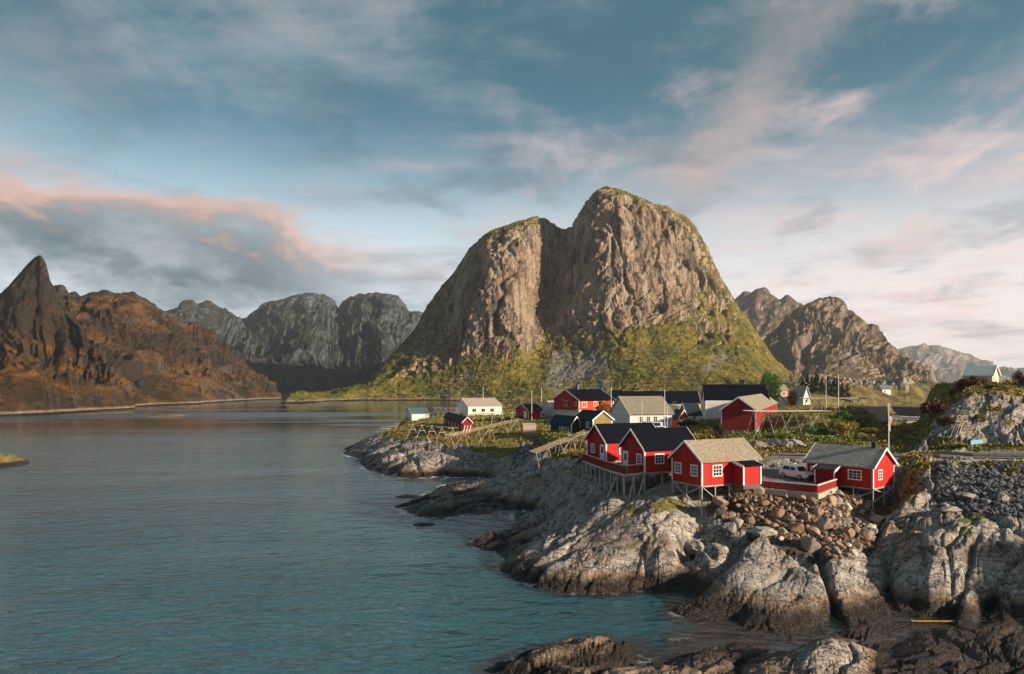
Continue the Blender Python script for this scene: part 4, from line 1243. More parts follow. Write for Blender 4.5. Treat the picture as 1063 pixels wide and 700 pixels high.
    def porch(self, u0, u1, out, h, roofm=ROOFBLK, wall=RED, fall=0.35, hb=None, gz=None):
        """a lean-to porch on the x face or the y face"""
        f = self.porch_face
        hb = hb or h
        m = MB()
        P = lambda u, o, z: self.face(f, u, z, o)
        ex = P(u1, 0, 0) - P(u0, 0, 0)
        m.prism([P(u0, 0.004, 0), P(u0, out, 0), P(u0, out, h), P(u0, 0.004, h + fall)], (0, 0, 0), ex)
        p = m.build('porch', wall, self.root)
        m = MB()
        e = ex.normalized() * 0.2
        s = 0.25
        zz = lambda o: h + fall - fall * o / out
        m.prism([P(u0, 0.006, zz(0) + 0.03) - e, P(u0, out + s, zz(out + s) + 0.03) - e, P(u0, out + s, zz(out + s) + 0.13) - e, P(u0, 0.006, zz(0) + 0.13) - e], (0, 0, 0), ex + 2 * e)
        m.build('porch_roof', roofm, p)
        for uu, ee in ((u0, -1), (u1, 1)):
            q = e.normalized() * (0.2 * ee)
            w = e.normalized() * 0.045 * ee
            m = MB()
            m.prism([P(uu, 0.006, zz(0) - 0.1) + q, P(uu, out + s, zz(out + s) - 0.1) + q, P(uu, out + s, zz(out + s) + 0.16) + q, P(uu, 0.006, zz(0) + 0.16) + q], (0, 0, 0), w)
            m.build('porch_bargeboard', WHITE, p)
        for uu in (u0, u1):
            a = P(uu, out, 0)
            MB().box(a.x - 0.07, a.x + 0.07, a.y - 0.07, a.y + 0.07, 0.0, h - 0.05).build('porch_post', WHITE, p)
        if gz is not None:
            a, b = P(u0, 0.1, 0), P(u1, out, 0)
            MB().box(min(a.x, b.x), max(a.x, b.x), min(a.y, b.y), max(a.y, b.y), gz, -0.002).build('porch_gap_block', plain('gap_shade', (0.10, 0.09, 0.08), 0.9), p)  # block coloured dark for the shaded gap beneath the porch
        return p
# ------------------------------------------------------------------ level pads under the village
for px, d, z, r in [(775, 128, 9.0, 8), (765, 190, 8.8, 9), (665, 142, 9.1, 8), (600, 132, 8.9, 7), (600, 182, 8.9, 8), (550, 190, 8.8, 5), (497, 232, 8.2, 9), (433, 226, 6.7, 5), (475, 172, 6.7, 4.5), (549, 158, 7.0, 2.5), (706, 150, 9.0, 4), (720, 175, 8.8, 5), (685, 245, 8.8, 15), (1018, 130, 18.2, 8)]:
    c = at(px, d=d, z=z)
    FLATS.append((c.x, c.y, r, z))
G_PX, G_D, G_Z = build_ground()
make_water()

# ------------------------------------------------------------------ the road and the path
def ribbon(name, Q, w, mat, lift=0.0):
    T_ = np.gradient(Q, axis=0); T_[:, 2] = 0
    T_ /= np.linalg.norm(T_, axis=1)[:, None]
    Nn = np.stack([-T_[:, 1], T_[:, 0], 0 * T_[:, 0]], 1)
    cols = np.linspace(-0.5, 0.5, 9)
    V = np.concatenate([Q + Nn * (c * w)[:, None] + np.array([0, 0, lift + 0.06 - 0.25 * c * c]) for c in cols])
    o = grid_mesh(name, V, len(Q), len(cols), mat)
    props(o, kind='structure')
    return o


def m_asphalt(T, b):
    p = T.new('ShaderNodeNewGeometry').outputs['Position']
    n = T.noise(p, 0.5, 6, 0.7); f = T.noise(p, 5.0, 4, 0.7)
    c = T.mix(n, (0.075, 0.075, 0.076), (0.155, 0.15, 0.145))
    c = T.mix(T.ramp(f, 0.5, 0.75, 0, 0.5), c, (0.20, 0.19, 0.175))
    T.put(b.inputs['Base Color'], c)
    b.inputs['Roughness'].default_value = 0.85
    bump(T, b, f, 0.03)


for k, (Q, w) in ROADQ.items():
    ribbon(k, Q, w, material('asphalt', m_asphalt))

# ------------------------------------------------------------------ the four cabins on stilts
def cabin_tan():
    h = House('fishing_cabin', 'red stilt cabin with pale tan mossy roof and small black-roofed side porch', 'cabin', 728.5, 70.5, 7.75, 26, pxr=786, pxl=697.5, group='red cabins on stilts above the rocks')
    h.shell(2.55, 1.75, 'x', RED, ROOFTAN)
    LX, LY = h.LX, h.LY
    h.window('y', LY * 0.24, 1.45, 0.85, 0.98, 3, 3); h.window('y', LY * 0.78, 1.45, 0.85, 0.98, 3, 3)
    h.window('x', LX * 0.27, 1.45, 1.1, 0.98, 3, 3)
    h.porch_face = 'x'
    p = h.porch(LX * 0.55, LX * 0.86, 1.5, 1.95, gz=-0.45)
    h.slab_door = None
    nx, ny = LX, LY
    h.stilts([(0.05, 0.05), (0.05, ny * 0.5), (0.05, ny - 0.05), (1.8, 0.05), (1.8, ny * 0.5), (1.8, ny - 0.05), (3.8, 0.15), (3.8, ny - 0.1), (6.2, ny - 0.1)])
    g = h.ground(0.05, 0.05)
    h.brace(-0.02, 0.05, g * 0.75, -0.02, ny - 0.05, -0.1); h.brace(-0.08, ny - 0.05, -2.1, -0.08, 0.05, -0.1)
    h.brace(0.05, -0.03, -0.1, 1.8, -0.03, -1.4)
    # floor beams
    a, b = h.L(0, 0, 0), h.L(LX, LY, 0)
    MB().box(a.x + 0.02, b.x - 0.02, a.y + 0.02, b.y - 0.02, -0.16, -0.003).build('floor_frame', GREYW, h.root)
    return h


def cabin_grey():
    h = House('fishing_cabin', 'red stilt cabin with grey slate roof and gable facing right beside the flagpole', 'cabin', 906.5, 74, 6.95, 40, pxr=928, pxl=837, group='red cabins on stilts above the rocks')
    h.shell(2.3, 1.75, 'y', RED, ROOFGREY)
    LX, LY = h.LX, h.LY
    h.window('x', LX * 0.32, 1.35, 0.78, 0.9, 2, 3)
    h.window('y', LY * 0.26, 1.3, 1.25, 0.9, 3, 3); h.window('y', LY * 0.86, 1.3, 0.85, 0.95, 2, 3)
    h.porch_face = 'y'
    h.porch(LY * 0.48, LY * 0.77, 1.35, 1.75, roofm=ROOFDUN2, wall=RED2, fall=0.4, gz=-0.8)
    h.chimney(1.0, 0.65, 0.42)
    h.stilts([(0.05, 0.05), (LX - 0.05, 0.05), (LX * 0.55, 0.1), (0.05, 2.1), (LX - 0.05, 2.2), (0.05, 4.2), (LX - .05, 4.4)])
    g0, g1 = h.ground(0.05, 0.05), h.ground(LX, 0.05)
    h.brace(0.05, -0.03, -0.1, LX - 0.05, -0.03, g1 + 0.25); h.brace(LX - 0.05, -0.09, -0.15, 0.05, -0.09, g0 * 0.62)
    h.brace(-0.03, 0.05, -0.3, -0.03, 2.1, -1.3)
    a, b = h.L(0, 0, 0), h.L(LX, LY, 0)
    MB().box(a.x + 0.02, b.x - 0.02, a.y + 0.02, b.y - 0.02, -0.16, -0.003).build('floor_frame', GREYW, h.root)
    return h


ROOFDUN2 = roofing('dark_felt_roof', (0.05, 0.05, 0.048), (0.075, 0.072, 0.068), (0.12, 0.115, 0.10), 'sheet')


def cabin_black(label, xc, d, z0, th, pxr, pxl, hw, rise, doorat, wins, side, lr=None):
    h = House('fishing_cabin', label, 'cabin', xc, d, z0, th, pxr=pxr, pxl=pxl, lr=lr, group='red cabins on stilts above the rocks')
    h.shell(hw, rise, 'x', RED, ROOFBLK)
    for u, w, nx in wins: h.window('y', h.LY * u, 1.42, w, 0.95, nx, 3)
    h.door('y', h.LY * doorat, 0.85, 1.95)
    for u, w, nx in side: h.window('x', u, 1.45, w, 0.95, nx, 3)
    LX, LY = h.LX, h.LY
    a, b = h.L(0, 0, 0), h.L(LX, LY, 0)
    MB().box(a.x + 0.02, b.x - 0.02, a.y + 0.02, b.y - 0.02, -0.16, -0.003).build('floor_frame', GREYW, h.root)
    h.stilts([(0.06, 0.06), (0.06, LY * 0.5), (0.06, LY - 0.06), (2.4, 0.06), (2.4, LY - 0.06), (4.8, 0.06), (4.8, LY - 0.06), (7.2, 0.06)])
    return h


CAB_C = cabin_tan()
CAB_D = cabin_grey()
CAB_B = cabin_black('red stilt cabin with black roof next to the tan-roofed cabin, nearer of the black-roofed pair', 669, 77, 8.3, 24, 712, 645, 2.6, 1.95, 0.80, [(0.22, 0.75, 2)], [(2.0, 1.05, 3)], lr=7.3)
CAB_A = cabin_black('red stilt cabin with black roof at the left end of the terrace, farther black-roofed one', 629, 87, 8.4, 24, 690, 609.5, 2.55, 1.9, 0.18, [(0.68, 0.7, 2)], [(2.6, 1.1, 3)], lr=8.3)
g = CAB_B.ground(0.06, 0.06)
CAB_B.brace(0.06, -0.04, -0.15, -1.6, -1.2, g - 0.1, 0.14)

# ------------------------------------------------------------------ the shared red terrace on stilts
def terrace():
    z = 8.3
    P = [(668.5, 77.3), (648, 75.6), (628, 80.5), (605, 89.5), (608, 92.5), (628, 88.2), (646, 82.0)]
    pts_ = [at(px, d=d, z=z) for px, d in P]
    o = empty('terrace_deck', at(638, d=82, z=z), 0, 'red wooden terrace on stilts with picket railing in front of two black-roofed cabins', 'terrace')
    c = o.location
    q = [p - c for p in pts_]
    m = MB()
    n = len(q)
    top = [(p.x, p.y, -0.02) for p in q]; bot = [(p.x, p.y, -0.2) for p in q]
    m.add(top + bot, [tuple(range(n)), tuple(reversed(range(n, 2 * n)))] + [(k, (k + 1) % n, n + (k + 1) % n, n + k) for k in range(n)])
    m.build('deck_floor', plain('deck_boards', (0.42, 0.36, 0.30), 0.8, 0.4), o)
    front = q[:5]
    rails = MB(); pick = MB(); fas = MB(); posts = []
    for a, b in zip(front[:-1], front[1:]):
        L_ = (b - a).length
        rails.bar(a + Vector((0, 0, 0.92)), b + Vector((0, 0, 0.92)), 0.16, 0.10)
        fas.bar(a + Vector((0, 0, -0.1)), b + Vector((0, 0, -0.1)), 0.05, 0.2)
        for zz in (0.12, 0.78):
            pick.bar(a + Vector((0, 0, zz)), b + Vector((0, 0, zz)), 0.05, 0.09)
        k = int(L_ / 0.16)
        for i in range(k):
            s = a + (b - a) * ((i + 0.5) / k)
            pick.bar(s + Vector((0, 0, 0.02)), s + Vector((0, 0, 0.86)), 0.105, 0.022, up=(b - a).normalized().cross(Vector((0, 0, 1))))
        k = max(1, round(L_ / 1.9))
        for i in range(k):
            posts.append(a + (b - a) * (i / k))
    rails.build('top_rail', plain('worn_rail_paint', (0.55, 0.42, 0.36), 0.7, 0.5), o)
    pick.build('picket_railing', RED2, o)
    fas.build('fascia', plain('grey_fascia', (0.55, 0.5, 0.45), 0.8, 0.4), o)
    for p in posts:
        MB().bar(p + Vector((0, 0, -0.02)), p + Vector((0, 0, 0.95)), 0.09).build('railing_post', RED2, o)
        w = p + c
        g_ = hgt(w.x, w.y) - c.z
        MB().tube((p.x, p.y + 0.1, g_ - 0.5), (p.x, p.y + 0.1, -0.2), 0.09, 0.08, 8).build('stilt', STILT, o)
    for i, (p, dx, dy) in enumerate([(posts[1], -0.9, -1.6), (posts[3], -1.4, -1.3), (posts[-1], -1.7, -0.5), (posts[len(posts) // 2], 1.3, 0.4)]):
        w = p + c + Vector((dx, dy, 0))
        g_ = hgt(w.x, w.y) - c.z
        MB().bar((p.x, p.y + 0.05, -0.2), (p.x + dx, p.y + dy, g_ - 0.1), 0.11).build('brace', STILT, o)
    inner = [q[0] + (q[6] - q[0]) * 0.5, (q[1] + q[6]) / 2, (q[2] + q[5]) / 2, (q[2] + q[6]) / 2, q[5], (q[5] + q[4]) / 2]
    for p in inner:
        w = p + c
        g_ = hgt(w.x, w.y) - c.z
        MB().tube((p.x, p.y, g_ - 0.5), (p.x, p.y, -0.2), 0.09, 0.08, 8).build('stilt', STILT, o)


terrace()


# ------------------------------------------------------------------ red plank fence round the parking place
def fence():
    z = 7.0
    a, b, e = at(765, d=74.2, z=7.15), at(848, d=70.6, z=6.95), at(868, d=75.2, z=6.95)
    o = empty('plank_fence', b, 0, 'low red plank fence with white top rail on a concrete footing beside parked white car', 'fence')
    pan = MB(); rail = MB(); foot = MB()
    for p, q in ((a, b), (b, e)):
        p, q = p - b, q - b
        n = 7
        for zz in (0.12, 0.34, 0.56):
            pan.bar(p + Vector((0, 0, zz + 0.12)), q + Vector((0, 0, zz + 0.12)), 0.05, 0.2)
        rail.bar(p + Vector((0, 0, 0.85)), q + Vector((0, 0, 0.85)), 0.2, 0.11)
        foot.bar(p + Vector((0, 0, -0.3)), q + Vector((0, 0, -0.22)), 0.3, 0.56)
    pan.build('board_panel', RED2, o); rail.build('top_rail', plain('pale_rail_paint', (0.62, 0.55, 0.50), 0.7, 0.4), o); foot.build('concrete_footing', CONC, o)
    for p, q in ((a, b), (b, e)):
        k = max(2, int((q - p).length / 1.7))
        for i in range(k + 1):
            s = p + (q - p) * (i / k) - b + Vector((0, 0.06, 0))
            MB().bar(s + Vector((0, 0, 0.08)), s + Vector((0, 0, 0.815)), 0.09).build('fence_post', RED2, o)


fence()


# ------------------------------------------------------------------ the other houses of the village
def building(name, label, cat, xc, d, z0, th, hw, rise, axis, wall, roof, pxr=None, pxl=None, lr=None, ll=None, wins=(), doors=(), chim=(), group=None, trim=WHITE, **kw):
    h = House(name, label, cat, xc, d, z0, th, pxr, pxl, lr, ll, group)
    h.shell(hw, rise, axis, wall, roof, trim, **kw)
    for w in wins: h.window(*w)
    for f, u, w, hh, mat, gl in doors: h.door(f, u, w, hh, mat, gl)
    for a, ch, cw in chim: h.chimney(a, ch, cw)
    h.skirt()
    return h


VG = 'houses of the village'
# big red barn on posts, gable to the front
h = House('red_barn', 'large dark red wooden barn on posts with dun slate roof beside the fish rack', 'barn', 784.5, 124, 9.9, 66, pxr=806, pxl=748.5)
h.shell(3.6, 2.2, 'x', RED2, ROOFDUN, over=0.3)
h.stilts([(0.1, 0.1), (0.1, h.LY * 0.33), (0.1, h.LY * 0.66), (0.1, h.LY - 0.1)], 0.12)
h.skirt()
building('white_house', 'two-storey white house with black roof and two chimneys behind the red barn', 'house', 789.5, 186, 8.9, 78, 5.0, 4.3, 'y', WHITEB, ROOFBLK, pxr=799, pxl=728.5, group=VG,
         wins=[('y', 12.4, 4.15, 0.75, 1.15, 1, 2), ('y', 11.2, 4.15, 0.75, 1.15, 1, 2), ('y', 10.0, 4.15, 0.75, 1.15, 1, 2), ('y', 6.0, 4.15, 0.9, 1.15, 2, 2), ('y', 12.0, 1.5, 0.9, 1.2, 2, 2), ('y', 8.5, 1.5, 0.9, 1.2, 2, 2), ('x', 2.5, 3.6, 0.8, 1.1, 2, 2)], chim=[(5.6, 1.1, 0.9), (9.2, 1.1, 0.9)], eave=0.45)
building('long_white_house', 'long white house with dun slate roof beside the orange shed', 'house', 654, 138, 9.15, 12, 3.2, 3.2, 'x', WHITEB, ROOFDUN, pxr=697.5, pxl=634, group=VG,
         wins=[('x', 2.4, 2.0, 0.75, 1.1, 2, 3), ('x', 3.9, 2.0, 0.75, 1.1, 2, 3), ('x', 5.4, 2.0, 0.75, 1.1, 2, 3), ('x', 7.6, 2.0, 0.75, 1.1, 2, 3)], eave=0.4)
building('orange_shed', 'small bright orange-red shed with grey roof right of the long white house', 'shed', 705, 146, 9.0, 10, 2.1, 1.5, 'y', ORANGE, ROOFNAVY, pxr=714.5, pxl=697, group=None, over=0.2)
building('long_black_roofed_house', 'long low building with plain black roof behind the long white house', 'house', 636, 238, 8.9, 0, 3.0, 3.9, 'x', WHITEB, ROOFBLK, pxr=727, ll=9.0, group=VG)
building('small_dark_roofed_house', 'small white house with slate-blue roof right of the orange shed', 'house', 714, 168, 8.9, 4, 1.9, 2.6, 'x', WHITEB, ROOFNAVY, pxr=728, ll=6.5, group=VG, wins=[('x', 1.6, 1.1, 0.7, 0.8, 2, 2)])
building('dark_green_house', 'dark green house with slate-blue roof and olive yellow gable', 'house', 615.5, 128, 8.85, 28, 2.75, 1.5, 'y', GREEN, ROOFNAVY, pxr=635.5, pxl=596, group=VG, wins=[('y', 1.7, 1.75, 0.8, 1.0, 2, 2), ('y', 4.6, 1.75, 0.8, 1.0, 2, 2)])
gh = [o for o in COL.objects if o.get('label', '').startswith('dark green house')][0]
hh = House('dark_green_house', 'x', 'x', 615.5, 128, 8.85, 28, pxr=635.5, pxl=596)
bpy.data.objects.remove(hh.root)
m = MB(); LXg = hh.LX
m.prism([hh.L(0.14, -0.02, 0), hh.L(LXg - 0.14, -0.02, 0), hh.L(LXg - 0.14, -0.02, 2.7), hh.L(LXg / 2, -0.02, 4.2), hh.L(0.14, -0.02, 2.7)], (0, 0, 0), (0, 0.018, 0))
props(m.build('gable_cladding', OLIVE, gh), label='olive yellow boarded gable')
building('dark_green_annex', 'low dark green annex with slate-blue roof left of the olive-gabled house', 'house', 593, 131, 8.6, 26, 1.9, 1.4, 'y', GREEN, ROOFNAVY, pxr=603, pxl=571.5, group=VG, wins=[('y', 1.5, 1.05, 0.8, 0.9, 2, 2), ('y', 2.7, 1.05, 0.8, 0.9, 2, 2), ('y', 3.9, 1.05, 0.8, 0.9, 2, 2)])
# red house on a white basement
h = House('red_house', 'red two-storey house with white ground floor, orange side and black roof', 'house', 601, 178, 8.9, 24, pxr=637, pxl=575, group=VG)
h.shell(5.3, 2.6, 'x', RED, ROOFBLK, eave=0.5)
LX, LY = h.LX, h.LY
MB().box(h.off.x - 0.04, h.off.x + LX * 0.5, h.off.y - 0.04, h.off.y + LY + 0.04, -0.6, 2.7).build('basement_wall', WHITEB, h.root)
m = MB(); h.slab(m, 'x', 0.15, LX - 0.15, 2.72, 5.2, 0.003, 0.03); m.build('side_cladding', ORANGE, h.root)
h.window('y', LY * 0.5, 4.3, 1.5, 1.2, 2, 1); h.window('y', LY * 0.12, 4.2, 0.7, 0.9, 1, 2); h.window('x', 1.6, 4.1, 1.3, 1.2, 2, 1); h.window('x', 5.0, 4.2, 1.2, 1.0, 2, 1); h.window('x', 7.6, 4.2, 1.2, 1.0, 2, 1)
m = MB(); h.slab(m, 'y', -0.3, LY + 0.3, 2.72, 2.95, 0.005, 0.9); m.build('balcony', RED2, h.root)
h.chimney(3.6, 1.3, 0.7); h.skirt()
building('white_lean_to', 'small white lean-to building left of the red two-storey house', 'house', 576, 190, 8.9, 20, 2.6, 2.0, 'x', WHITEB, ROOFPALE, pxr=585, pxl=562, group=VG)
building('red_boathouse', 'red boathouse with white garage door and slate-blue roof on the grass', 'boathouse', 548.5, 188, 8.55, 20, 2.7, 1.5, 'x', RED, ROOFNAVY, pxr=563, pxl=535.5, doors=[('y', 2.3, 2.1, 2.2, WHITE, False)], wins=[('x', 4.2, 1.4, 1.2, 1.0, 2, 1)])
building('long_pale_house', 'long white house with pale pinkish roof near the mountain shore', 'house', 486, 226, 8.1, 14, 3.1, 2.3, 'x', WHITEB, ROOFPALE, pxr=521, pxl=473.5, group=VG, wins=[('y', 2, 1.7, 1.0, 1.1, 2, 1), ('x', 2.0, 1.7, 1.2, 1.1, 2, 1), ('x', 5.0, 1.7, 1.2, 1.1, 2, 1), ('x', 8.0, 1.7, 1.2, 1.1, 2, 1)], chim=[(5.5, 0.9, 0.6)])
building('white_boathouse', 'little white boathouse with dusty teal roof on the headland tip', 'boathouse', 427.5, 222, 6.6, 12, 2.3, 1.2, 'x', WHITEB, ROOFTEALD, pxr=445.5, pxl=421)
# open red shed with white slanted posts
h = building('red_net_shed', 'small open-sided red shed with black roof and white posts on the headland', 'shed', 480.5, 168, 6.55, 14, 2.5, 1.1, 'y', RED2, ROOFNAVY, pxr=489.5, pxl=461, corners=False)
for f, n_, L_ in (('y', 6, h.LY), ('x', 3, h.LX)):
    for i in range(n_):
        u = L_ * (i + 0.1) / n_
        MB().bar(h.face(f, u, 0.0, 0.12), h.face(f, u + 0.45, 1.7, 0.12), 0.14).build('slanted_post', WHITE, h.root)

h = House('pink_shed', 'boxy faded pink shed with nearly flat roof above the stony gully', 'shed', 543, 156, 6.8, 4, pxr=556.5, ll=3.0)
h.shell(2.3, 0.15, 'x', PINK, ROOFPALE, trim=PINK, over=0.08, eave=0.08, corners=False, barge=0.1); h.skirt()
building('hilltop_hut', 'pale teal-roofed hut with sunlit cream gable on top of the rock hill', 'hut', 1030, 126, 18.1, 44, 1.7, 1.7, 'y', paint('cream_boards', (0.62, 0.52, 0.38)), ROOFTEAL, pxr=1037, pxl=1000, corners=False, wins=[('x', 1.2, 1.0, 0.5, 0.7, 1, 2)])

# small far houses
building('orange_house', 'tiny orange house at the foot of the great mountain', 'house', 636, 500, 7.6, 12, 4.2, 2.6, 'x', YELL, ROOFBLK, pxr=648, ll=8, group=VG, wins=[('x', 2.5, 2.5, 1.2, 1.3, 1, 1)])
building('small_white_house', 'tiny white house at the mountain foot right of the orange one', 'house', 661, 480, 8.0, 8, 3.4, 2.6, 'x', WHITEB, ROOFPALE, pxr=669, ll=7, group=VG, wins=[('x', 1.6, 2.0, 1.0, 1.2, 1, 1)])
building('red_cottage', 'tiny red cottage just below the orange house', 'house', 632, 400, 8.5, 8, 2.6, 2.2, 'x', RED, ROOFNAVY, pxr=641, ll=6, group=VG)
building('white_cottage', 'white cottage gable beside the orange autumn tree', 'house', 802, 235, 9.0, 14, 3.0, 2.6, 'y', WHITEB, ROOFGREY, pxr=817, ll=8, group=VG, wins=[('x', 2.4, 1.6, 0.9, 1.1, 2, 2)])
building('pink_house', 'pale pink house behind the green tree', 'house', 806, 330, 11.0, 12, 4.6, 2.6, 'x', PINK, ROOFDUN, pxr=818, ll=7, group=VG, wins=[('x', 1.6, 3.0, 1.0, 1.2, 1, 1), ('x', 4.0, 3.0, 1.0, 1.2, 1, 1)])
building('steep_white_house', 'narrow white house with steep gable right of the orange tree', 'house', 834, 230, 10.5, 10, 3.4, 3.4, 'y', WHITEB, ROOFGREY, pxr=841, ll=7, group=VG, wins=[('x', 1.1, 2.2, 0.7, 1.0, 1, 2)])
building('channel_house', 'small white house on the far rocks above the channel', 'house', 916, 430, 12.0, 4, 3.6, 2.4, 'x', WHITEB, ROOFTEALD, pxr=925, ll=6, group=VG, wins=[('x', 1.6, 1.9, 0.9, 1.1, 1, 1)])
# ------------------------------------------------------------------ the air
def haze():
    m = bpy.data.materials.new('haze')
    m.use_nodes = True
    m.node_tree.nodes.clear()
    T = NT(m.node_tree)
    out = T.new('ShaderNodeOutputMaterial')
    v = T.new('ShaderNodeVolumePrincipled')
    v.inputs['Color'].default_value = (0.80, 0.89, 1.0, 1)
    v.inputs['Density'].default_value = 0.000055
    v.inputs['Anisotropy'].default_value = 0.15
    T.l.new(v.outputs[0], out.inputs['Volume'])
    o = MB().box(-7900, 7900, -600, 7900, -11, 440).build('haze', m)
    props(o, kind='stuff')


haze()


# ------------------------------------------------------------------ plants
def leaf_mat(name, a, b_, c_):
    def build(T, b):
        t = T.attr('tone')
        p = T.new('ShaderNodeNewGeometry').outputs['Position']
        n = T.noise(p, 1.2, 3, 0.6)
        c = T.mix(T.ramp(t, 0.0, 0.6), a, b_)
        c = T.mix(T.ramp(T.math('ADD', t, T.math('MULTIPLY', n, 0.4)), 0.75, 1.15), c, c_)
        T.put(b.inputs['Base Color'], c)
        b.inputs['Roughness'].default_value = 0.8
        b.inputs['Specular IOR Level'].default_value = 0.2
    return material(name, build)


LEAF = {'green': leaf_mat('green_leaves', (0.026, 0.070, 0.012), (0.065, 0.160, 0.022), (0.12, 0.21, 0.035)),
        'orange': leaf_mat('orange_leaves', (0.15, 0.055, 0.008), (0.33, 0.125, 0.014), (0.45, 0.20, 0.03)),
        'ochre': leaf_mat('ochre_leaves', (0.13, 0.095, 0.018), (0.28, 0.20, 0.042), (0.40, 0.29, 0.08)),
        'olive': leaf_mat('olive_leaves', (0.065, 0.070, 0.014), (0.150, 0.145, 0.026), (0.25, 0.21, 0.045)),
        'russet': leaf_mat('russet_twigs', (0.045, 0.018, 0.010), (0.095, 0.038, 0.018), (0.15, 0.075, 0.03)),
        'dark': leaf_mat('dark_needles', (0.010, 0.020, 0.010), (0.020, 0.038, 0.016), (0.04, 0.06, 0.024))}
BARK = plain('bark', (0.07, 0.055, 0.045), 0.9, 0.4)


def leaf_cloud(rng, clumps, n, size):
    """clumps: (centre, radii); small leaf faces spread through them"""
    C = np.array([c for c, r in clumps]); Rr = np.array([r for c, r in clumps])
    k = rng.integers(0, len(clumps), n)
    d = rng.normal(size=(n, 3)); d /= np.linalg.norm(d, axis=1)[:, None]
    rad = rng.random(n) ** 0.45
    P = C[k] + d * Rr[k] * rad[:, None]
    a = rng.normal(size=(n, 3)); a /= np.linalg.norm(a, axis=1)[:, None]
    b = np.cross(a, rng.normal(size=(n, 3))); b /= np.linalg.norm(b, axis=1)[:, None] + 1e-9
    s = size * (0.6 + 0.8 * rng.random(n))[:, None]
    V = np.stack([P - a * s, P + b * s * 0.55, P + a * s, P - b * s * 0.55], 1).reshape(-1, 3)
    F = np.arange(4 * n).reshape(n, 4)
    tone = np.clip(0.5 + 0.35 * rng.normal(size=n) + 0.25 * (rng.random(len(clumps))[k] - 0.5), 0, 1)
    return V, F, np.repeat(tone, 4)


PLANT = {}


def shrub_mesh(kind, var):
    key = (kind, var)
    if key not in PLANT:
        rng = np.random.default_rng(100 + var + 17 * len(PLANT))
        cl = []
        for i in range(9):
            a = rng.random() * 6.28; r = 0.62 * math.sqrt(rng.random())
            cl.append(((r * math.cos(a), r * math.sin(a), 0.25 + 0.5 * rng.random() * (1 - r * 0.6)), np.array((0.34, 0.34, 0.28)) * (0.6 + 0.6 * rng.random())))
        V, F, t = leaf_cloud(rng, cl, 1500, 0.055)
        V[:, 2] = np.maximum(V[:, 2], -0.1)
        o = tri_mesh('foliage', V, F, LEAF[kind], attrs={'tone': t})
        m = MB()
        for i in range(7):
            a = rng.random() * 6.28
            m.tube((0.1 * math.cos(a), 0.1 * math.sin(a), -0.35), (0.5 * math.cos(a), 0.5 * math.sin(a), 0.55 + 0.2 * rng.random()), 0.03, 0.01, 5)
        b = m.build('stem', BARK)
        for q in (o, b): COL.objects.unlink(q)
        PLANT[key] = (o, b)
    return PLANT[key]


def shrub(kind, loc, w, h, label, group=None, name='shrub', cat='shrub', w2=None):
    o = empty(name, loc, random.random() * 6, label, cat, group)
    for src in shrub_mesh(kind, random.randrange(4)):
        c = src.copy(); COL.objects.link(c); c.parent = o
    o.scale = (w / 2, (w2 or w) / 2, h)
    return o


def tree(kind, loc, h, w, label, trunk=0.25, group=None, name='tree', n=5200, leaf=0.16):
    rng = np.random.default_rng(int(abs(loc[0] * 10 + loc[1])))
    o = empty(name, loc, 0, label, 'tree', group)
    m = MB()
    top = Vector((0.2, 0.1, h * 0.8))
    m.tube((0, 0, -0.4), (0.05, 0, h * 0.35), 0.035 * h, 0.024 * h, 8); m.tube((0.05, 0, h * 0.35), top, 0.024 * h, 0.006 * h, 7)
    cl = []
    for i in range(15):
        a = i * 2.4 + rng.random(); z = h * (trunk + 0.08 + (0.86 - trunk) * (i + rng.random()) / 15)
        prof = math.sin(math.pi * min(0.95, max(0.12, (z / h - trunk) / (1.02 - trunk)))) ** 0.7
        r = w / 2 * prof * (0.45 + 0.4 * rng.random())
        c = Vector((r * math.cos(a), r * math.sin(a), z))
        m.tube((0.05, 0, max(0.15 * h, z - 0.18 * h)), c, 0.012 * h, 0.004 * h, 5)
        q = 0.2 * w * (0.7 + 0.6 * rng.random())
        cl.append((c, np.array((q, q, q * 0.85))))
    m.build('trunk', BARK, o)
    V, F, t = leaf_cloud(rng, cl, n, leaf)
    tri_mesh('crown', V, F, LEAF[kind], o, attrs={'tone': t})
    return o


def conifer(loc, h, w, label, group):
    rng = np.random.default_rng(int(abs(loc[0] * 31 + loc[1])))
    o = empty('spruce_tree', loc, 0, label, 'tree', group)
    MB().tube((0, 0, -0.4), (0, 0, h * 0.95), 0.03 * h, 0.004 * h, 7).build('trunk', BARK, o)
    cl = []
    for i in range(26):
        z = h * (0.08 + 0.9 * (i + rng.random()) / 26); a = rng.random() * 6.28
        r = w / 2 * (1 - z / h) ** 0.85
        cl.append(((0.55 * r * math.cos(a), 0.55 * r * math.sin(a), z), np.array((0.5 * r + 0.15, 0.5 * r + 0.15, 0.05 * h))))
    V, F, t = leaf_cloud(rng, cl, 2200, 0.22)
    tri_mesh('crown', V, F, LEAF['dark'], o, attrs={'tone': t})
    return o


def on(px, d, dz=0.0):
    x = (px - CX) * d / FPX
    return Vector((x, d, hgt(x, d) + dz))


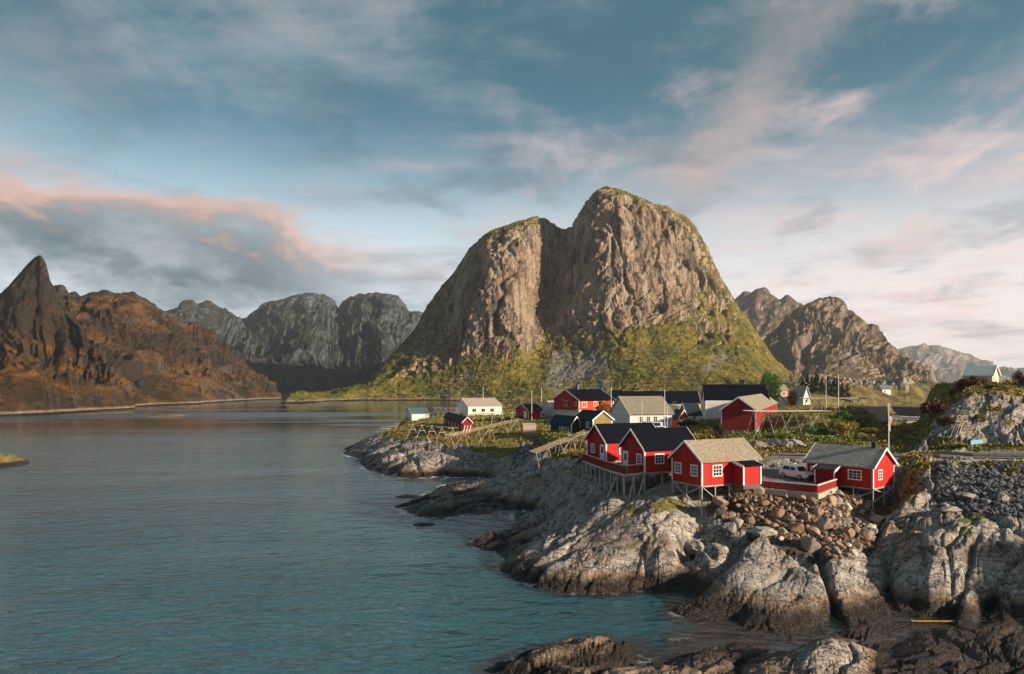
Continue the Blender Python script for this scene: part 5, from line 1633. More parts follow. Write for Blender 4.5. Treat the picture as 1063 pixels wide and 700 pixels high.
tree('green', on(800, 222), 11.0, 7.6, 'full green tree beside the black-roofed white house', 0.12, n=7000, leaf=0.2)
tree('orange', on(824, 236), 6.4, 6.2, 'round orange autumn tree between white cottages', 0.15, n=4500)
tree('orange', on(628, 168), 5.2, 4.6, 'rust-orange autumn tree behind the long white house', 0.1, n=4000)
CON = [(833, 345, 8), (838, 352, 9.5), (843, 342, 8), (848, 350, 10), (853, 340, 8.6), (859, 352, 10), (864, 344, 8.2), (869, 352, 10.5), (874, 345, 9), (879, 356, 9.5), (846, 362, 9), (866, 360, 9.5)]
for i, (px, d, h_) in enumerate(CON):
    conifer(on(px, d), h_, h_ * 0.62, 'dark spruce tree in the dense row below the far grassy hill', 'spruces below the far hill')
SHR = [  # kind, px, distance, width, height, label
    ('olive', 735, 117, 5.2, 3.0, 'large olive autumn bush at the road bend below the red barn'),
    ('ochre', 728, 113, 4.0, 2.1, 'ochre bush left of the olive one at the road bend'),
    ('russet', 746, 118, 3.6, 1.9, 'russet bush under the left corner of the red barn'),
    ('dark', 744, 124, 3.6, 3.2, 'dark green bush against the left wall of the red barn'),
    ('green', 579, 176, 7.0, 1.5, 'low green hedge-like bush below the red two-storey house'),
    ('ochre', 878, 112, 4.4, 2.6, 'golden bush standing out on the green knoll'),
    ('ochre', 885, 116, 3.0, 1.8, 'pale ochre bush right of the golden bush'),
    ('olive', 860, 117, 4.6, 1.7, 'wide olive bush on the green knoll behind the fish rack'),
    ('olive', 895, 124, 5.0, 2.2, 'olive bush on the back of the knoll near the dark roof'),
    ('green', 846, 114, 5.5, 1.3, 'low leafy green bush in the middle of the knoll'),
    ('green', 808, 111, 4.5, 1.2, 'low green bush under the big flat fish rack'),
    ('green', 875, 128, 5.2, 1.6, 'green bush near the crest of the knoll'),
    ('ochre', 905, 113, 4.2, 1.3, 'dry yellow bush near the road below the knoll'),
    ('olive', 864, 105, 4.0, 1.0, 'low brownish bush behind the grey-roofed cabin'),
    ('ochre', 838, 104, 3.0, 0.9, 'small yellow bush right of the grey boulders'),
    ('russet', 1000, 122, 5.0, 3.4, 'russet thicket in front of the hilltop hut'),
    ('russet', 1012, 120, 5.4, 2.6, 'dense russet bush right below the hilltop hut'),
    ('russet', 992, 121, 3.0, 2.6, 'bare twiggy bush at the left end of the hilltop hut'),
    ('russet', 1059, 121, 4.2, 3.4, 'round dark russet bush on the right end of the hill'),
    ('olive', 1030, 116, 4.2, 1.2, 'low olive shrub on the grassy hill crest'),
    ('russet', 982, 103, 3.6, 1.8, 'russet bush in the cleft of the grey rock hill'),
    ('russet', 970, 112, 5.0, 3.8, 'russet bush on the left flank of the rock hill'),
    ('olive', 1018, 103, 3.0, 1.3, 'olive bush in a crack of the rock hill above the blue boat'),
    ('ochre', 940, 112, 4.0, 1.8, 'yellow bush beside the pale slipway'),
    ('ochre', 950, 116, 4.4, 2.4, 'ochre bush between the slipway and the rock hill'),
    ('olive', 588, 122, 4.5, 1.2, 'olive bush below the dark green annex'),
    ('russet', 612, 100, 4.6, 1.6, 'russet bush left of the terrace'),
    ('ochre', 600, 108, 4.0, 1.3, 'pale ochre bush on the bank left of the terrace'),
    ('ochre', 1052, 74.5, 2.0, 0.8, 'yellow grass-like bush at the foot of the guard rail')]
for k, px, d, w, h_, lab in SHR:
    shrub(k, on(px, d, -0.15), w, h_, lab, 'autumn shrubs around the village')


# scrub birches at the foot of the great mountain and dry tussocks: too many to count
def scatter(name, pts_, size, per, kind, leaf, flat=0.8):
    rng = np.random.default_rng(len(pts_))
    Vs = []; Ts = []
    P = np.asarray(pts_)
    n = len(P)
    d = rng.normal(size=(n, per, 3)); d /= np.linalg.norm(d, axis=2)[..., None]
    sz = size * (0.5 + rng.random(n))
    Cn = P[:, None] + d * (rng.random((n, per)) ** 0.5)[..., None] * sz[:, None, None] * np.array([1, 1, flat]) + np.array([0, 0, 0.5]) * sz[:, None, None]
    Cn = Cn.reshape(-1, 3); N = len(Cn)
    a = rng.normal(size=(N, 3)); a /= np.linalg.norm(a, axis=1)[:, None]
    b = np.cross(a, rng.normal(size=(N, 3))); b /= np.linalg.norm(b, axis=1)[:, None] + 1e-9
    s = leaf * (0.6 + 0.8 * rng.random(N))[:, None]
    V = np.stack([Cn - a * s, Cn + b * s * 0.7, Cn + a * s, Cn - b * s * 0.7], 1).reshape(-1, 3)
    tone = np.clip(0.5 + 0.3 * np.repeat(rng.normal(size=n), per) + 0.2 * rng.normal(size=N), 0, 1)
    o = tri_mesh(name, V, np.arange(4 * N).reshape(N, 4), LEAF[kind], attrs={'tone': np.repeat(tone, 4)})
    return props(o, kind='stuff')


def mountain_scrub():
    rng = np.random.default_rng(3)
    flat = DOME_P.reshape(-1, 3)
    vv, pp = DOME_V.ravel(), DOME_PX.ravel()
    dens = sstep(0.8, 1.2, vv) * (1 - sstep(1.9, 2.5, vv)) * sstep(395, 450, pp) * (1 - sstep(760, 820, pp))
    cl = fbm(flat[:, 0] / 60, flat[:, 1] / 60, flat[:, 2] / 60, 4)
    for nm, k, m, th in (('yellow_scrub', 'ochre', 0.05, 0.15), ('olive_scrub', 'olive', 0.035, -0.05), ('green_scrub', 'green', 0.012, -0.2)):
        sel = rng.random(len(flat)) < dens * m * 0.5 * (cl > th)
        scatter(nm, flat[sel], 2.6, 26, k, 0.62)


mountain_scrub()


def tussocks():
    rng = np.random.default_rng(9)
    out = {'ochre': [], 'olive': [], 'green': []}
    for i in range(60000):
        px = 385 + rng.random() * 690; py = 428 + rng.random() * 105
        j = int((px - G_PX[0]) / (G_PX[-1] - G_PX[0]) * (len(G_PX) - 1)); k = int(rng.integers(150, 480))
        d = G_D[k]
        x = (px - CX) * d / FPX; z = G_Z[k, j]
        if z < 2.2 or d > 260: continue
        w = GRASS[k, j]
        if w < 0.45 or GRAVEL[k, j] > 0.3: continue
        gn = GREENV[k, j]
        kind = 'green' if rng.random() < gn * 0.8 else ('ochre' if rng.random() < 0.55 else 'olive')
        if rng.random() < 0.55: out[kind].append((x, d, z - 0.05))
    for k, v in out.items():
        scatter('dry_grass' if k == 'ochre' else k + '_grass', v, 0.36, 9, k, 0.16, 0.7)


tussocks()


# ------------------------------------------------------------------ loose stones
def rock_mesh(seed, cuts=18, sub=3, rough=0.06):
    """an angular block: a sphere cut by random planes"""
    rng = np.random.default_rng(seed)
    bm = bmesh.new()
    bmesh.ops.create_icosphere(bm, subdivisions=sub, radius=1.0)
    N = rng.normal(size=(cuts, 3)); N /= np.linalg.norm(N, axis=1)[:, None]
    dist = 0.40 + 0.36 * rng.random(cuts)
    sc = np.array((1.0, 0.75 + 0.25 * rng.random(), 0.55 + 0.3 * rng.random()))
    P = np.array([v.co for v in bm.verts])
    for n, d in zip(N, dist):
        over = P @ n - d
        P = np.where((over > 0)[:, None], P - over[:, None] * n * 0.94, P)
    P = P * (1 + rough * fbm(P[:, 0] * 2.4 + seed, P[:, 1] * 2.4, P[:, 2] * 2.4, 4))[:, None] * sc
    for v, p in zip(bm.verts, P): v.co = p
    me = bpy.data.meshes.new('stone')
    bm.to_mesh(me); bm.free()
    return me


def stone_mat(name, cols, dark):
    def build(T, b):
        oi = T.new('ShaderNodeObjectInfo').outputs['Random']
        p = T.new('ShaderNodeTexCoord').outputs['Object']
        n = T.noise(T.vmath('ADD', p, T.comb(T.math('MULTIPLY', oi, 40.0), 0.0, 0.0)), 1.6, 7, 0.68, 0.4)
        f = T.noise(p, 7.0, 5, 0.75)
        c = T.mix(T.ramp(oi, 0.0, 0.45), cols[0], cols[1])
        c = T.mix(T.ramp(oi, 0.45, 0.8), c, cols[2])
        c = T.mix(T.ramp(oi, 0.88, 0.95), c, cols[3])
        c = T.mix(T.ramp(n, 0.5, 0.75, 0, 0.7), c, dark)
        c = T.mix(T.ramp(f, 0.5, 0.8, 0, 0.5), c, tuple(min(0.6, v * 1.7) for v in cols[1]))
        T.put(b.inputs['Base Color'], c)
        b.inputs['Roughness'].default_value = 0.9
        b.inputs['Specular IOR Level'].default_value = 0.25
        bump(T, b, T.math('ADD', n, T.math('MULTIPLY', f, 0.4)), 0.12)
    return material(name, build)


BROWN = stone_mat('brown_stone', ((0.20, 0.125, 0.083), (0.33, 0.235, 0.165), (0.24, 0.21, 0.18), (0.52, 0.46, 0.40)), (0.06, 0.045, 0.036))
DARKS = stone_mat('dark_stone', ((0.06, 0.064, 0.07), (0.10, 0.106, 0.115), (0.15, 0.152, 0.155), (0.27, 0.27, 0.265)), (0.03, 0.03, 0.033))
GREYS = stone_mat('grey_boulder', ((0.26, 0.245, 0.225), (0.34, 0.32, 0.29), (0.22, 0.205, 0.19), (0.40, 0.37, 0.33)), (0.09, 0.085, 0.08))
ROCKS = {}
for nm, mat, sd, sub in (('brown', BROWN, 20, 3), ('dark', DARKS, 60, 2), ('grey', GREYS, 90, 4)):
    ROCKS[nm] = []
    for i in range(7):
        me = rock_mesh(sd + i, 18 if nm != 'grey' else 11, sub, 0.05 if nm != 'grey' else 0.13)
        me.materials.append(mat)
        ROCKS[nm].append(me)


def stone(kind, loc, r, label, group, name='boulder', rot=None, scale=None):
    o = bpy.data.objects.new(name, random.choice(ROCKS[kind]))
    o.location = loc
    o.rotation_euler = rot or (random.uniform(-0.5, 0.5), random.uniform(-0.5, 0.5), random.uniform(0, 6.28))
    o.scale = scale or (r, r, r)
    COL.objects.link(o)
    return props(o, label, 'boulder', group)


def riprap(kind, poly, n, r0, r1, label, group, dlo, dhi, fill):
    rng = np.random.default_rng(n)
    placed = []
    tries = 0
    xs = [p[0] for p in poly]; ys = [p[1] for p in poly]
    lim = n + fill
    V = []; F = []
    while len(placed) < lim and tries < 60000:
        tries += 1
        big = len(placed) < n
        r = (r0 + (r1 - r0) * rng.random() ** 2.8) if big else r0 * (0.38 + 0.62 * rng.random())
        px = rng.uniform(min(xs), max(xs)); d = rng.uniform(dlo, dhi)
        p = on(px, d)
        py = HOR + (CAM_H - p.z) * FPX / d
        if not poly_mask(np.array([px]), np.array([py]), poly)[0]: continue
        k = 0.66 if big else 0.46
        if any((p.x - q.x) ** 2 + (p.y - q.y) ** 2 < (k * (r + qr)) ** 2 for q, qr in placed): continue
        placed.append((p, r))
        if big:
            stone(kind, (p.x, p.y, p.z + r * 0.22), r, label, group)
        else:
            me = ROCKS[kind][int(rng.integers(0, 7))]
            co = np.array([v.co for v in me.vertices]) * r
            a = rng.random() * 6.28
            co = co @ np.array([[math.cos(a), math.sin(a), 0], [-math.sin(a), math.cos(a), 0], [0, 0, 1]]) + np.array([p.x, p.y, p.z + r * 0.1])
            F.append(np.array([q.vertices[:] for q in me.polygons]) + sum(len(q) for q in V)); V.append(co)
    if V:
        o = tri_mesh('rubble', np.concatenate(V), np.concatenate(F), ROCKS[kind][0].materials[0])
        props(o, kind='stuff')


riprap('brown', [(742, 506), (768, 508), (850, 519), (880, 512), (903, 522), (912, 545), (902, 570), (868, 582), (842, 572), (800, 556), (765, 545), (748, 535)], 168, 0.44, 1.5, 'brown angular boulder piled in the slope below the red fence and cabins', 'brown boulders below the red fence', 58, 80, 750)
riprap('dark', [(974, 482), (1075, 482), (1075, 537), (1040, 535), (1005, 530), (978, 528), (970, 510)], 112, 0.42, 0.78, 'dark grey block lying in the stone slope below the guard rail', 'dark blocks below the guard rail', 62, 82, 800)
# bigger grey boulders that lie on their own
for px, py, z, sx, sy, sz, lab in [
        (787, 461, None, 1.7, 1.3, 1.25, 'leftmost grey boulder at the foot of the green knoll'), (802, 461, None, 1.6, 1.3, 1.5, 'tall pointed grey boulder at the foot of the green knoll'),
        (817, 463, None, 1.9, 1.4, 1.25, 'broad grey boulder at the foot of the green knoll'), (828, 462, None, 1.5, 1.2, 1.3, 'rightmost grey boulder at the foot of the green knoll'),
        (717, 529, 5.5, 1.05, 0.75, 0.55, 'flat pale boulder under the front stilts of the tan-roofed cabin'), (757, 519, 5.8, 0.75, 0.6, 0.55, 'whitish boulder at the left edge of the brown boulder slope'),
        (716, 549, 4.1, 1.75, 1.3, 1.1, 'large buff boulder below the tan-roofed cabin, leftmost'), (741, 546, 4.2, 1.5, 0.9, 0.75, 'long pale boulder slanting down beside the brown boulder slope'), (757, 552, 3.6, 1.25, 1.0, 0.85, 'pale boulder at the top of the dark inlet'),
        (716, 566, 3.0, 1.3, 1.0, 0.9, 'pinkish block in the middle of the stack by the dark inlet'), (737, 566, 2.9, 1.2, 1.0, 0.8, 'weathered block hanging over the dark inlet'), (752, 569, 2.3, 1.0, 0.8, 0.55, 'dark-bottomed boulder down in the inlet'),
        (870, 525, 5.4, 0.8, 0.6, 0.8, 'triangular whitish boulder below the corner of the red fence'), (792, 557, 3.8, 1.5, 1.1, 0.9, 'pale square boulder at the head of the big cracked slab'),
        (905, 553, 3.6, 0.95, 0.7, 0.75, 'dark grey boulder wedged under the grey-roofed cabin'), (1042, 533, 5.4, 0.75, 0.6, 0.8, 'pale upright block at the lower edge of the dark stone slope'),
        (1005, 527, 5.8, 1.2, 0.9, 0.7, 'broad grey block under the dark stone slope'), (985, 537, 5.2, 1.6, 1.1, 0.7, 'flat slab at the lower left of the dark stone slope')]:
    if z is None:
        p = on(px, 103.5, 0.45)
    else:
        p = at(px, py, z=z)
        p.z = hgt(p.x, p.y) + 0.25 * sz
    stone('grey', p, 1, lab, None, rot=(random.uniform(-0.2, 0.2), random.uniform(-0.2, 0.2), random.uniform(0, 6.28)), scale=(sx, sy, sz))


# ------------------------------------------------------------------ fish racks
def rack(p0, p1, h, w, label, nfr, nrail=7, lift=0.25, mat=PALEW, low=0):
    """A-shaped trestles carrying long thin poles"""
    a, b = Vector(p0), Vector(p1)
    o = empty('fish_rack', (a + b) / 2, 0, label, 'fish rack', 'wooden fish-drying racks')
    c = o.location
    d = (b - a); d.z = 0; d.normalize()
    s = Vector((-d.y, d.x, 0))
    for i in range(nfr):
        p = a + (b - a) * (i / (nfr - 1))
        m = MB()
        for sg in (-1, 1):
            f = p + s * (sg * w * 0.5)
            g = hgt(f.x, f.y)
            m.tube(Vector((f.x, f.y, g - 0.2)) - c, Vector((p.x, p.y, p.z + h + lift)) - c - s * (sg * 0.18) , 0.06, 0.045, 6)
        m.tube(p - s * (w * 0.30) + Vector((0, 0, h * 0.55)) - c, p + s * (w * 0.30) + Vector((0, 0, h * 0.55)) - c, 0.06, 0.05, 6)
        m.tube(p - s * (w * 0.42) + Vector((0, 0, h)) - c, p + s * (w * 0.42) + Vector((0, 0, h)) - c, 0.06, 0.05, 6)
        m.build('trestle', mat, o)
        if i < nfr - 1 and i % 2 == 0:
            q = a + (b - a) * ((i + 1) / (nfr - 1))
            g = hgt(p.x, p.y)
            MB().tube(Vector((p.x, p.y, g)) - c, q + Vector((0, 0, h)) - c, 0.055, 0.045, 6).build('diagonal_pole', mat, o)
    e = d * 0.7
    for k in range(nrail):
        t = (k / (nrail - 1) - 0.5) * w * 0.84
        j = random.uniform(-0.06, 0.06)
        MB().tube(a - e + s * t + Vector((0, 0, h + 0.1 + j)) - c, b + e + s * (t + random.uniform(-0.1, 0.1)) + Vector((0, 0, h + 0.1 - j)) - c, 0.05, 0.035, 6).build('rail_pole', mat, o)
    for k in range(low):
        t = (k / max(1, low - 1) - 0.5) * w * 0.6
        MB().tube(a - e + s * t + Vector((0, 0, h * 0.58)) - c, b + e + s * t + Vector((0, 0, h * 0.58)) - c, 0.05, 0.04, 6).build('rail_pole', mat, o)
    return o


rack(on(468, 149), on(537, 157), 3.3, 3.6, 'long fish rack of pale poles on the grassy headland, front row', 6, 3)
rack(on(428, 176), on(470, 160), 2.8, 3.2, 'fish rack of thin poles sloping across the left of the headland', 5, 3)
rack(on(492, 186), on(532, 182), 2.8, 3.2, 'fish rack behind the front row on the headland grass', 5, 3)
rack(on(452, 226), on(474, 218), 3.2, 3.4, 'tall two-tiered fish rack beside the white boathouse', 5, 7, low=4, mat=GREYW)
rack(on(557, 110), on(606, 113), 2.9, 3.2, 'fish rack on the bank left of the terrace', 5, 4)
rack(on(578, 121), on(640, 117), 1.5, 2.6, 'low grey rack of stacked poles in front of the dark green houses', 7, 9, mat=GREYW)
rack(at(782, d=113, z=10.3), at(852, d=116, z=10.2), 3.4, 4.6, 'broad flat-topped fish rack in front of the red barn', 6, 14, mat=GREYW)
rack(at(838, d=138, z=12.3), at(893, d=140, z=12.3), 3.0, 4.2, 'flat-topped fish rack on the crest of the green knoll', 5, 12, mat=GREYW)

# ------------------------------------------------------------------ poles
def pole(px, d, top_py, label, r=0.07, base=None, ball=True, name='flagpole', mat=WHITE):
    p = on(px, d)
    zt = CAM_H - (top_py - HOR) * d / FPX
    h_ = zt - p.z
    o = empty(name, p, 0, label, 'pole')
    MB().tube((0, 0, -0.3), (0, 0, h_), r, r * 0.55, 9).build('mast', mat, o)
    if ball:
        MB().lathe((0, 0, h_), [(0.02, 0), (0.1, 0.05), (0.12, 0.12), (0.08, 0.2), (0.01, 0.24)], 9).build('finial', mat, o)
    return o


f = pole(922.5, 82.0, 421, 'white flagpole with a limp pale pennant behind the grey-roofed cabin', 0.075)
zt = CAM_H - (432 - HOR) * 82 / FPX - f.location.z
m = MB()
prev = None
vs = []; fs = []
for i in range(9):
    t = i / 8
    w_ = 0.28 * (1 - 0.55 * t)
    z_ = zt - 1.75 * t
    x_ = 0.09 + 0.05 * math.sin(t * 7)
    vs += [(x_, 0.03 * math.sin(5 * t), z_), (x_ + w_, 0.05 * math.cos(6 * t), z_ - 0.1)]
fs = [(2 * i, 2 * i + 1, 2 * i + 3, 2 * i + 2) for i in range(8)]
n_ = len(vs)
vs2 = vs + [(a, b + 0.012, c) for a, b, c in vs]
fs2 = fs + [tuple(n_ + k for k in reversed(q)) for q in fs] + [(2 * i, 2 * i + 2, n_ + 2 * i + 2, n_ + 2 * i) for i in range(8)] + [(2 * i + 1, n_ + 2 * i + 1, n_ + 2 * i + 3, 2 * i + 3) for i in range(8)]
m.add(vs2, fs2).build('pennant', plain('faded_pennant', (0.62, 0.42, 0.38), 0.8), f)
pole(690, 126, 406.5, 'tall thin white pole by the parked van, tallest of the pair', 0.07)
pole(692.6, 125, 424, 'shorter white pole close beside the tall one by the van', 0.06)
pole(666.5, 131, 417, 'white pole in front of the long white house', 0.05, ball=False)
pole(634.5, 160, 403.5, 'white flagpole behind the left gable of the long white house', 0.08)
pole(562, 192, 403.5, 'tall white flagpole just right of the red boathouse', 0.08)
pole(552, 184, 407, 'white flagpole in front of the red boathouse', 0.08)
pole(501.5, 236, 403, 'white flagpole behind the long pale-roofed house', 0.08)
pole(870.4, 150, 390, 'tall white mast beside the knoll-top fish rack', 0.08)
pole(857.5, 170, 392, 'thin white mast behind the knoll-top fish rack', 0.07)
lp = pole(698.5, 152, 417.5, 'small street lamp at the corner of the long white house', 0.05, ball=False, name='street_lamp', mat=STEEL)
zt = CAM_H - (417.5 - HOR) * 152 / FPX - lp.location.z
MB().bar((0, 0, zt), (0.7, -0.2, zt + 0.08), 0.16, 0.1).build('lamp_head', STEEL, lp)


# ------------------------------------------------------------------ vehicles
def wheel(parent, x, y, r, w):
    o = MB().lathe((x, y, r), [(r * 0.72, -w / 2), (r * 0.96, -w / 2), (r, -w * 0.35), (r, w * 0.35), (r * 0.96, w / 2), (r * 0.72, w / 2)], 20, 'y').build('tyre', plain('tyre_rubber', (0.015, 0.015, 0.015), 0.8), None)
    o.name = 'wheel'
    o.parent = parent
    s = -1 if y < 0 else 1
    MB().lathe((x, y + s * 0.012, r), [(r * 0.7, -w / 2), (r * 0.7, w * 0.48 if s > 0 else w / 2 - 0.02), (r * 0.2, w / 2 + 0.005)] if s > 0 else [(r * 0.2, -w / 2 - 0.005), (r * 0.7, -w * 0.48), (r * 0.7, w / 2)], 14, 'y').build('rim', plain('alloy', (0.45, 0.45, 0.46), 0.35, 0.1, 1, 0.8), o)


def car(loc, rz, label, cat, body, L=4.3, W=1.8, H=1.55, van=False):
    o = empty('parked_van' if van else 'parked_car', loc, rz, label, cat, 'parked vehicles')
    hl, hw = L / 2, W / 2
    # side outline of the body below the windows, then the cabin above
    if van:
        st = [(-hl, 0.45, 1.05, .9), (-hl + 0.08, 0.3, 1.12, .97), (-1.0, 0.25, 1.14, 1), (0.9, 0.25, 1.12, 1), (hl - 0.75, 0.25, 1.06, .98), (hl - 0.2, 0.28, 0.92, .93), (hl, 0.4, 0.72, .84)]
        cab = [(-hl + 0.02, 1.05, .93), (-hl + 0.1, H - 0.06, .80), (-0.6, H, .80), (0.85, H - 0.02, .79), (1.0, H - 0.05, .78), (hl - 0.62, 1.05, .93)]
    else:
        st = [(-hl, 0.5, 0.92, .80), (-hl + 0.10, 0.3, 1.0, .93), (-hl + 0.6, 0.26, 1.02, .99), (-0.4, 0.22, 0.98, 1), (0.7, 0.22, 0.95, 1), (hl - 0.95, 0.22, 0.92, .98), (hl - 0.28, 0.26, 0.80, .92), (hl - 0.04, 0.36, 0.70, .80), (hl, 0.45, 0.62, .74)]
        cab = [(-hl + 0.12, 0.98, .86), (-hl + 0.45, H - 0.12, .72), (-0.9, H, .71), (0.0, H - 0.02, .71), (0.4, H - 0.1, .71), (hl - 1.0, 0.93, .88)]
    m = MB(); vs = []; k = 8
    for x, z0, z1, f in st:
        w = hw * f
        zm = z0 + (z1 - z0) * 0.55
        vs += [(x, -w * 0.90, z0), (x, -w, z0 + 0.12), (x, -w, zm), (x, -w * 0.93, z1), (x, w * 0.93, z1), (x, w, zm), (x, w, z0 + 0.12), (x, w * 0.90, z0)]
    fs = [(i * k + j, i * k + (j + 1) % k, (i + 1) * k + (j + 1) % k, (i + 1) * k + j) for i in range(len(st) - 1) for j in range(k)]
    fs += [tuple(reversed(range(k))), tuple(range((len(st) - 1) * k, len(st) * k))]
    m.add(vs, fs)
    # roof and pillars
    vs = [(x, s * hw * f, z) for s in (-1, 1) for x, z, f in cab]
    n = len(cab)
    fs = [(i, i + 1, n + i + 1, n + i) for i in range(n - 1)] + [tuple(range(n)), tuple(reversed(range(n, 2 * n)))]
    m.add(vs, fs)
    b = m.build('body', body, o)
    bv = b.modifiers.new('bevel', 'BEVEL'); bv.width = 0.05; bv.segments = 3; bv.limit_method = 'ANGLE'; bv.angle_limit = R(28)
    b.data.polygons.foreach_set('use_smooth', [True] * len(b.data.polygons))
    GL = plain('car_glass', (0.012, 0.014, 0.016), 0.06, 0.1)
    # windscreen, rear window, side windows as raised glass
    def panel(quad, push, name):
        q = [Vector(p) for p in quad]
        nrm = (q[1] - q[0]).cross(q[3] - q[0]).normalized()
        if nrm.dot(Vector(push)) < 0: nrm = -nrm
        c = sum(q, Vector()) / 4
        q = [c + (p - c) * 0.90 for p in q]
        mm = MB().add([p + nrm * 0.004 for p in q] + [p + nrm * 0.016 for p in q], [(0, 1, 2, 3), (7, 6, 5, 4), (0, 4, 5, 1), (1, 5, 6, 2), (2, 6, 7, 3), (3, 7, 4, 0)])
        return mm.build(name, GL, o)
    P = lambda i, s: (cab[i][0], s * hw * cab[i][2], cab[i][1])
    panel([P(n - 2, -1), P(n - 1, -1), P(n - 1, 1), P(n - 2, 1)], (1, 0, 0.5), 'windscreen')
    panel([P(0, -1), P(1, -1), P(1, 1), P(0, 1)], (-1, 0, 0.3), 'rear_window')
    for s in (-1, 1):
        lo = lambda x: (x, s * hw * .905, 1.0 if not van else 1.1)
        up = lambda x: (x, s * hw * (.735 if not van else .81), H - 0.14)
        x0, x1, x2, x3 = (-hl + 0.5, -0.35, -0.30, hl - 1.25) if not van else (-hl + 0.3, -0.1, 0.0, hl - 0.95)
        panel([lo(x0), lo(x1), up(x1), up(x0 + 0.2)], (0, s, 0), 'side_window')
        panel([lo(x2), lo(x3), up(x3 - 0.55), up(x2)], (0, s, 0), 'side_window')
        MB().box(x3 - 0.2, x3 - 0.02, s * hw - 0.02 if s > 0 else -hw - 0.16, s * hw + 0.16 if s > 0 else -hw + 0.02, 0.95, 1.08).build('wing_mirror', body, o)
        lx = hl - 0.20
        MB().prism([(lx - 0.18, s * hw * 0.52, 0.64), (lx + 0.15, s * hw * 0.52, 0.60), (lx + 0.12, s * hw * 0.86, 0.64), (lx - 0.12, s * hw * 0.945, 0.68)], (0, 0, 0), (0, 0, 0.14)).build('headlight', plain('lamp_glass', (0.55, 0.56, 0.58), 0.1), o)
        MB().box(-hl - 0.01, -hl + 0.14, s * hw * 0.56 if s > 0 else -hw * 0.86, hw * 0.86 if s > 0 else -hw * 0.56, 0.78, 0.95).build('tail_light', plain('red_lamp', (0.35, 0.01, 0.01), 0.2), o)
        for x in (-hl + 0.78, hl - 0.85):
            wheel(o, x, s * (hw - 0.1), 0.33, 0.24)
    MB().box(hl - 0.06, hl + 0.012, -hw * 0.5, hw * 0.5, 0.42, 0.60).build('grille', BLACK, o)
    return o


WPAINT = plain('white_car_paint', (0.80, 0.80, 0.80), 0.25, 0.03)
car(on(827, 80.2, 0.02), R(-64), 'white hatchback parked on the gravel behind the red plank fence', 'car', WPAINT, 4.0, 1.72)
car(on(682, 128, 0.02), R(165), 'white car parked behind the black cabin roof beside the poles', 'car', WPAINT, 4.2)
car(on(674, 131, 0.02), R(178), 'pale blue van parked in front of the long white house', 'van', plain('pale_blue_paint', (0.36, 0.48, 0.54), 0.35, 0.05), 4.9, 1.95, 2.15, True)
car(on(715, 141, 0.02), R(20), 'black car parked beside the orange shed', 'car', plain('black_car_paint', (0.012, 0.012, 0.014), 0.25), 4.3)

# ------------------------------------------------------------------ by the road
def guard_rail():
    d0 = [(972, 80.6), (1010, 79.2), (1063, 78.2), (1120, 77.6)]
    P = [on(px, d) for px, d in d0]
    for p in P: p.z = max(p.z + 0.35, 9.55)
    o = empty('guard_rail', P[1], 0, 'steel guard rail along the road above the dark stone slope', 'guard rail')
    c = o.location
    m = MB()
    for a, b in zip(P[:-1], P[1:]):
        for zz, dy in ((0.62, 0.0), (0.5, 0.05), (0.38, 0.0)):
            m.bar(a - c + Vector((0, -dy, zz)), b - c + Vector((0, -dy, zz)), 0.05, 0.125)
    m.build('rail_beam', plain('dull_steel', (0.10, 0.10, 0.10), 0.6, 0.4), o)
    for px in (976, 994, 1024, 1053, 1085):
        d = np.interp(px, [q[0] for q in d0], [q[1] for q in d0])
        p = on(px, d + 0.15)
        MB().bar((p.x - c.x, p.y - c.y, p.z - c.z - 0.6), (p.x - c.x, p.y - c.y, 0.72), 0.14).build('post', STEEL, o)


guard_rail()


def stair():
    a = on(988.5, 97.5); b = on(998, 101.5)
    b.z = max(b.z, a.z + 3.0)
    o = empty('wooden_stair', a, 0, 'steep narrow wooden stair leaning on the grey rock hill', 'stair')
    b = b - a
    d = Vector((b.x, b.y, 0)).normalized(); s = Vector((-d.y, d.x, 0)) * 0.3
    for sg in (-1, 1):
        MB().bar(s * sg + Vector((0, 0, -0.2)), b + s * sg, 0.06, 0.2).build('stringer', GREYW, o)
        MB().bar(s * sg + Vector((0, 0, 0.85)), b + s * sg + Vector((0, 0, 0.9)), 0.06, 0.08).build('handrail', GREYW, o)
    for i in range(13):
        p = b * ((i + 0.5) / 13)
        MB().bar(p - s, p + s, 0.24, 0.04).build('tread', GREYW, o)
    MB().box(b.x - 0.75, b.x + 0.75, b.y - 0.2, b.y + 1.2, b.z - 0.08, b.z + 0.04).build('landing', PALEW, o)
    m = MB()
    for x in (-0.7, 0, 0.7):
        m.bar((b.x + x, b.y - 0.15, b.z), (b.x + x, b.y - 0.15, b.z + 0.85), 0.08)
    m.bar((b.x - 0.75, b.y - 0.15, b.z + 0.85), (b.x + 0.75, b.y - 0.15, b.z + 0.85), 0.1, 0.06)
    m.bar((b.x - 0.75, b.y - 0.15, b.z + 0.45), (b.x + 0.75, b.y - 0.15, b.z + 0.45), 0.08, 0.05)
    m.build('landing_rail', PALEW, o)


stair()


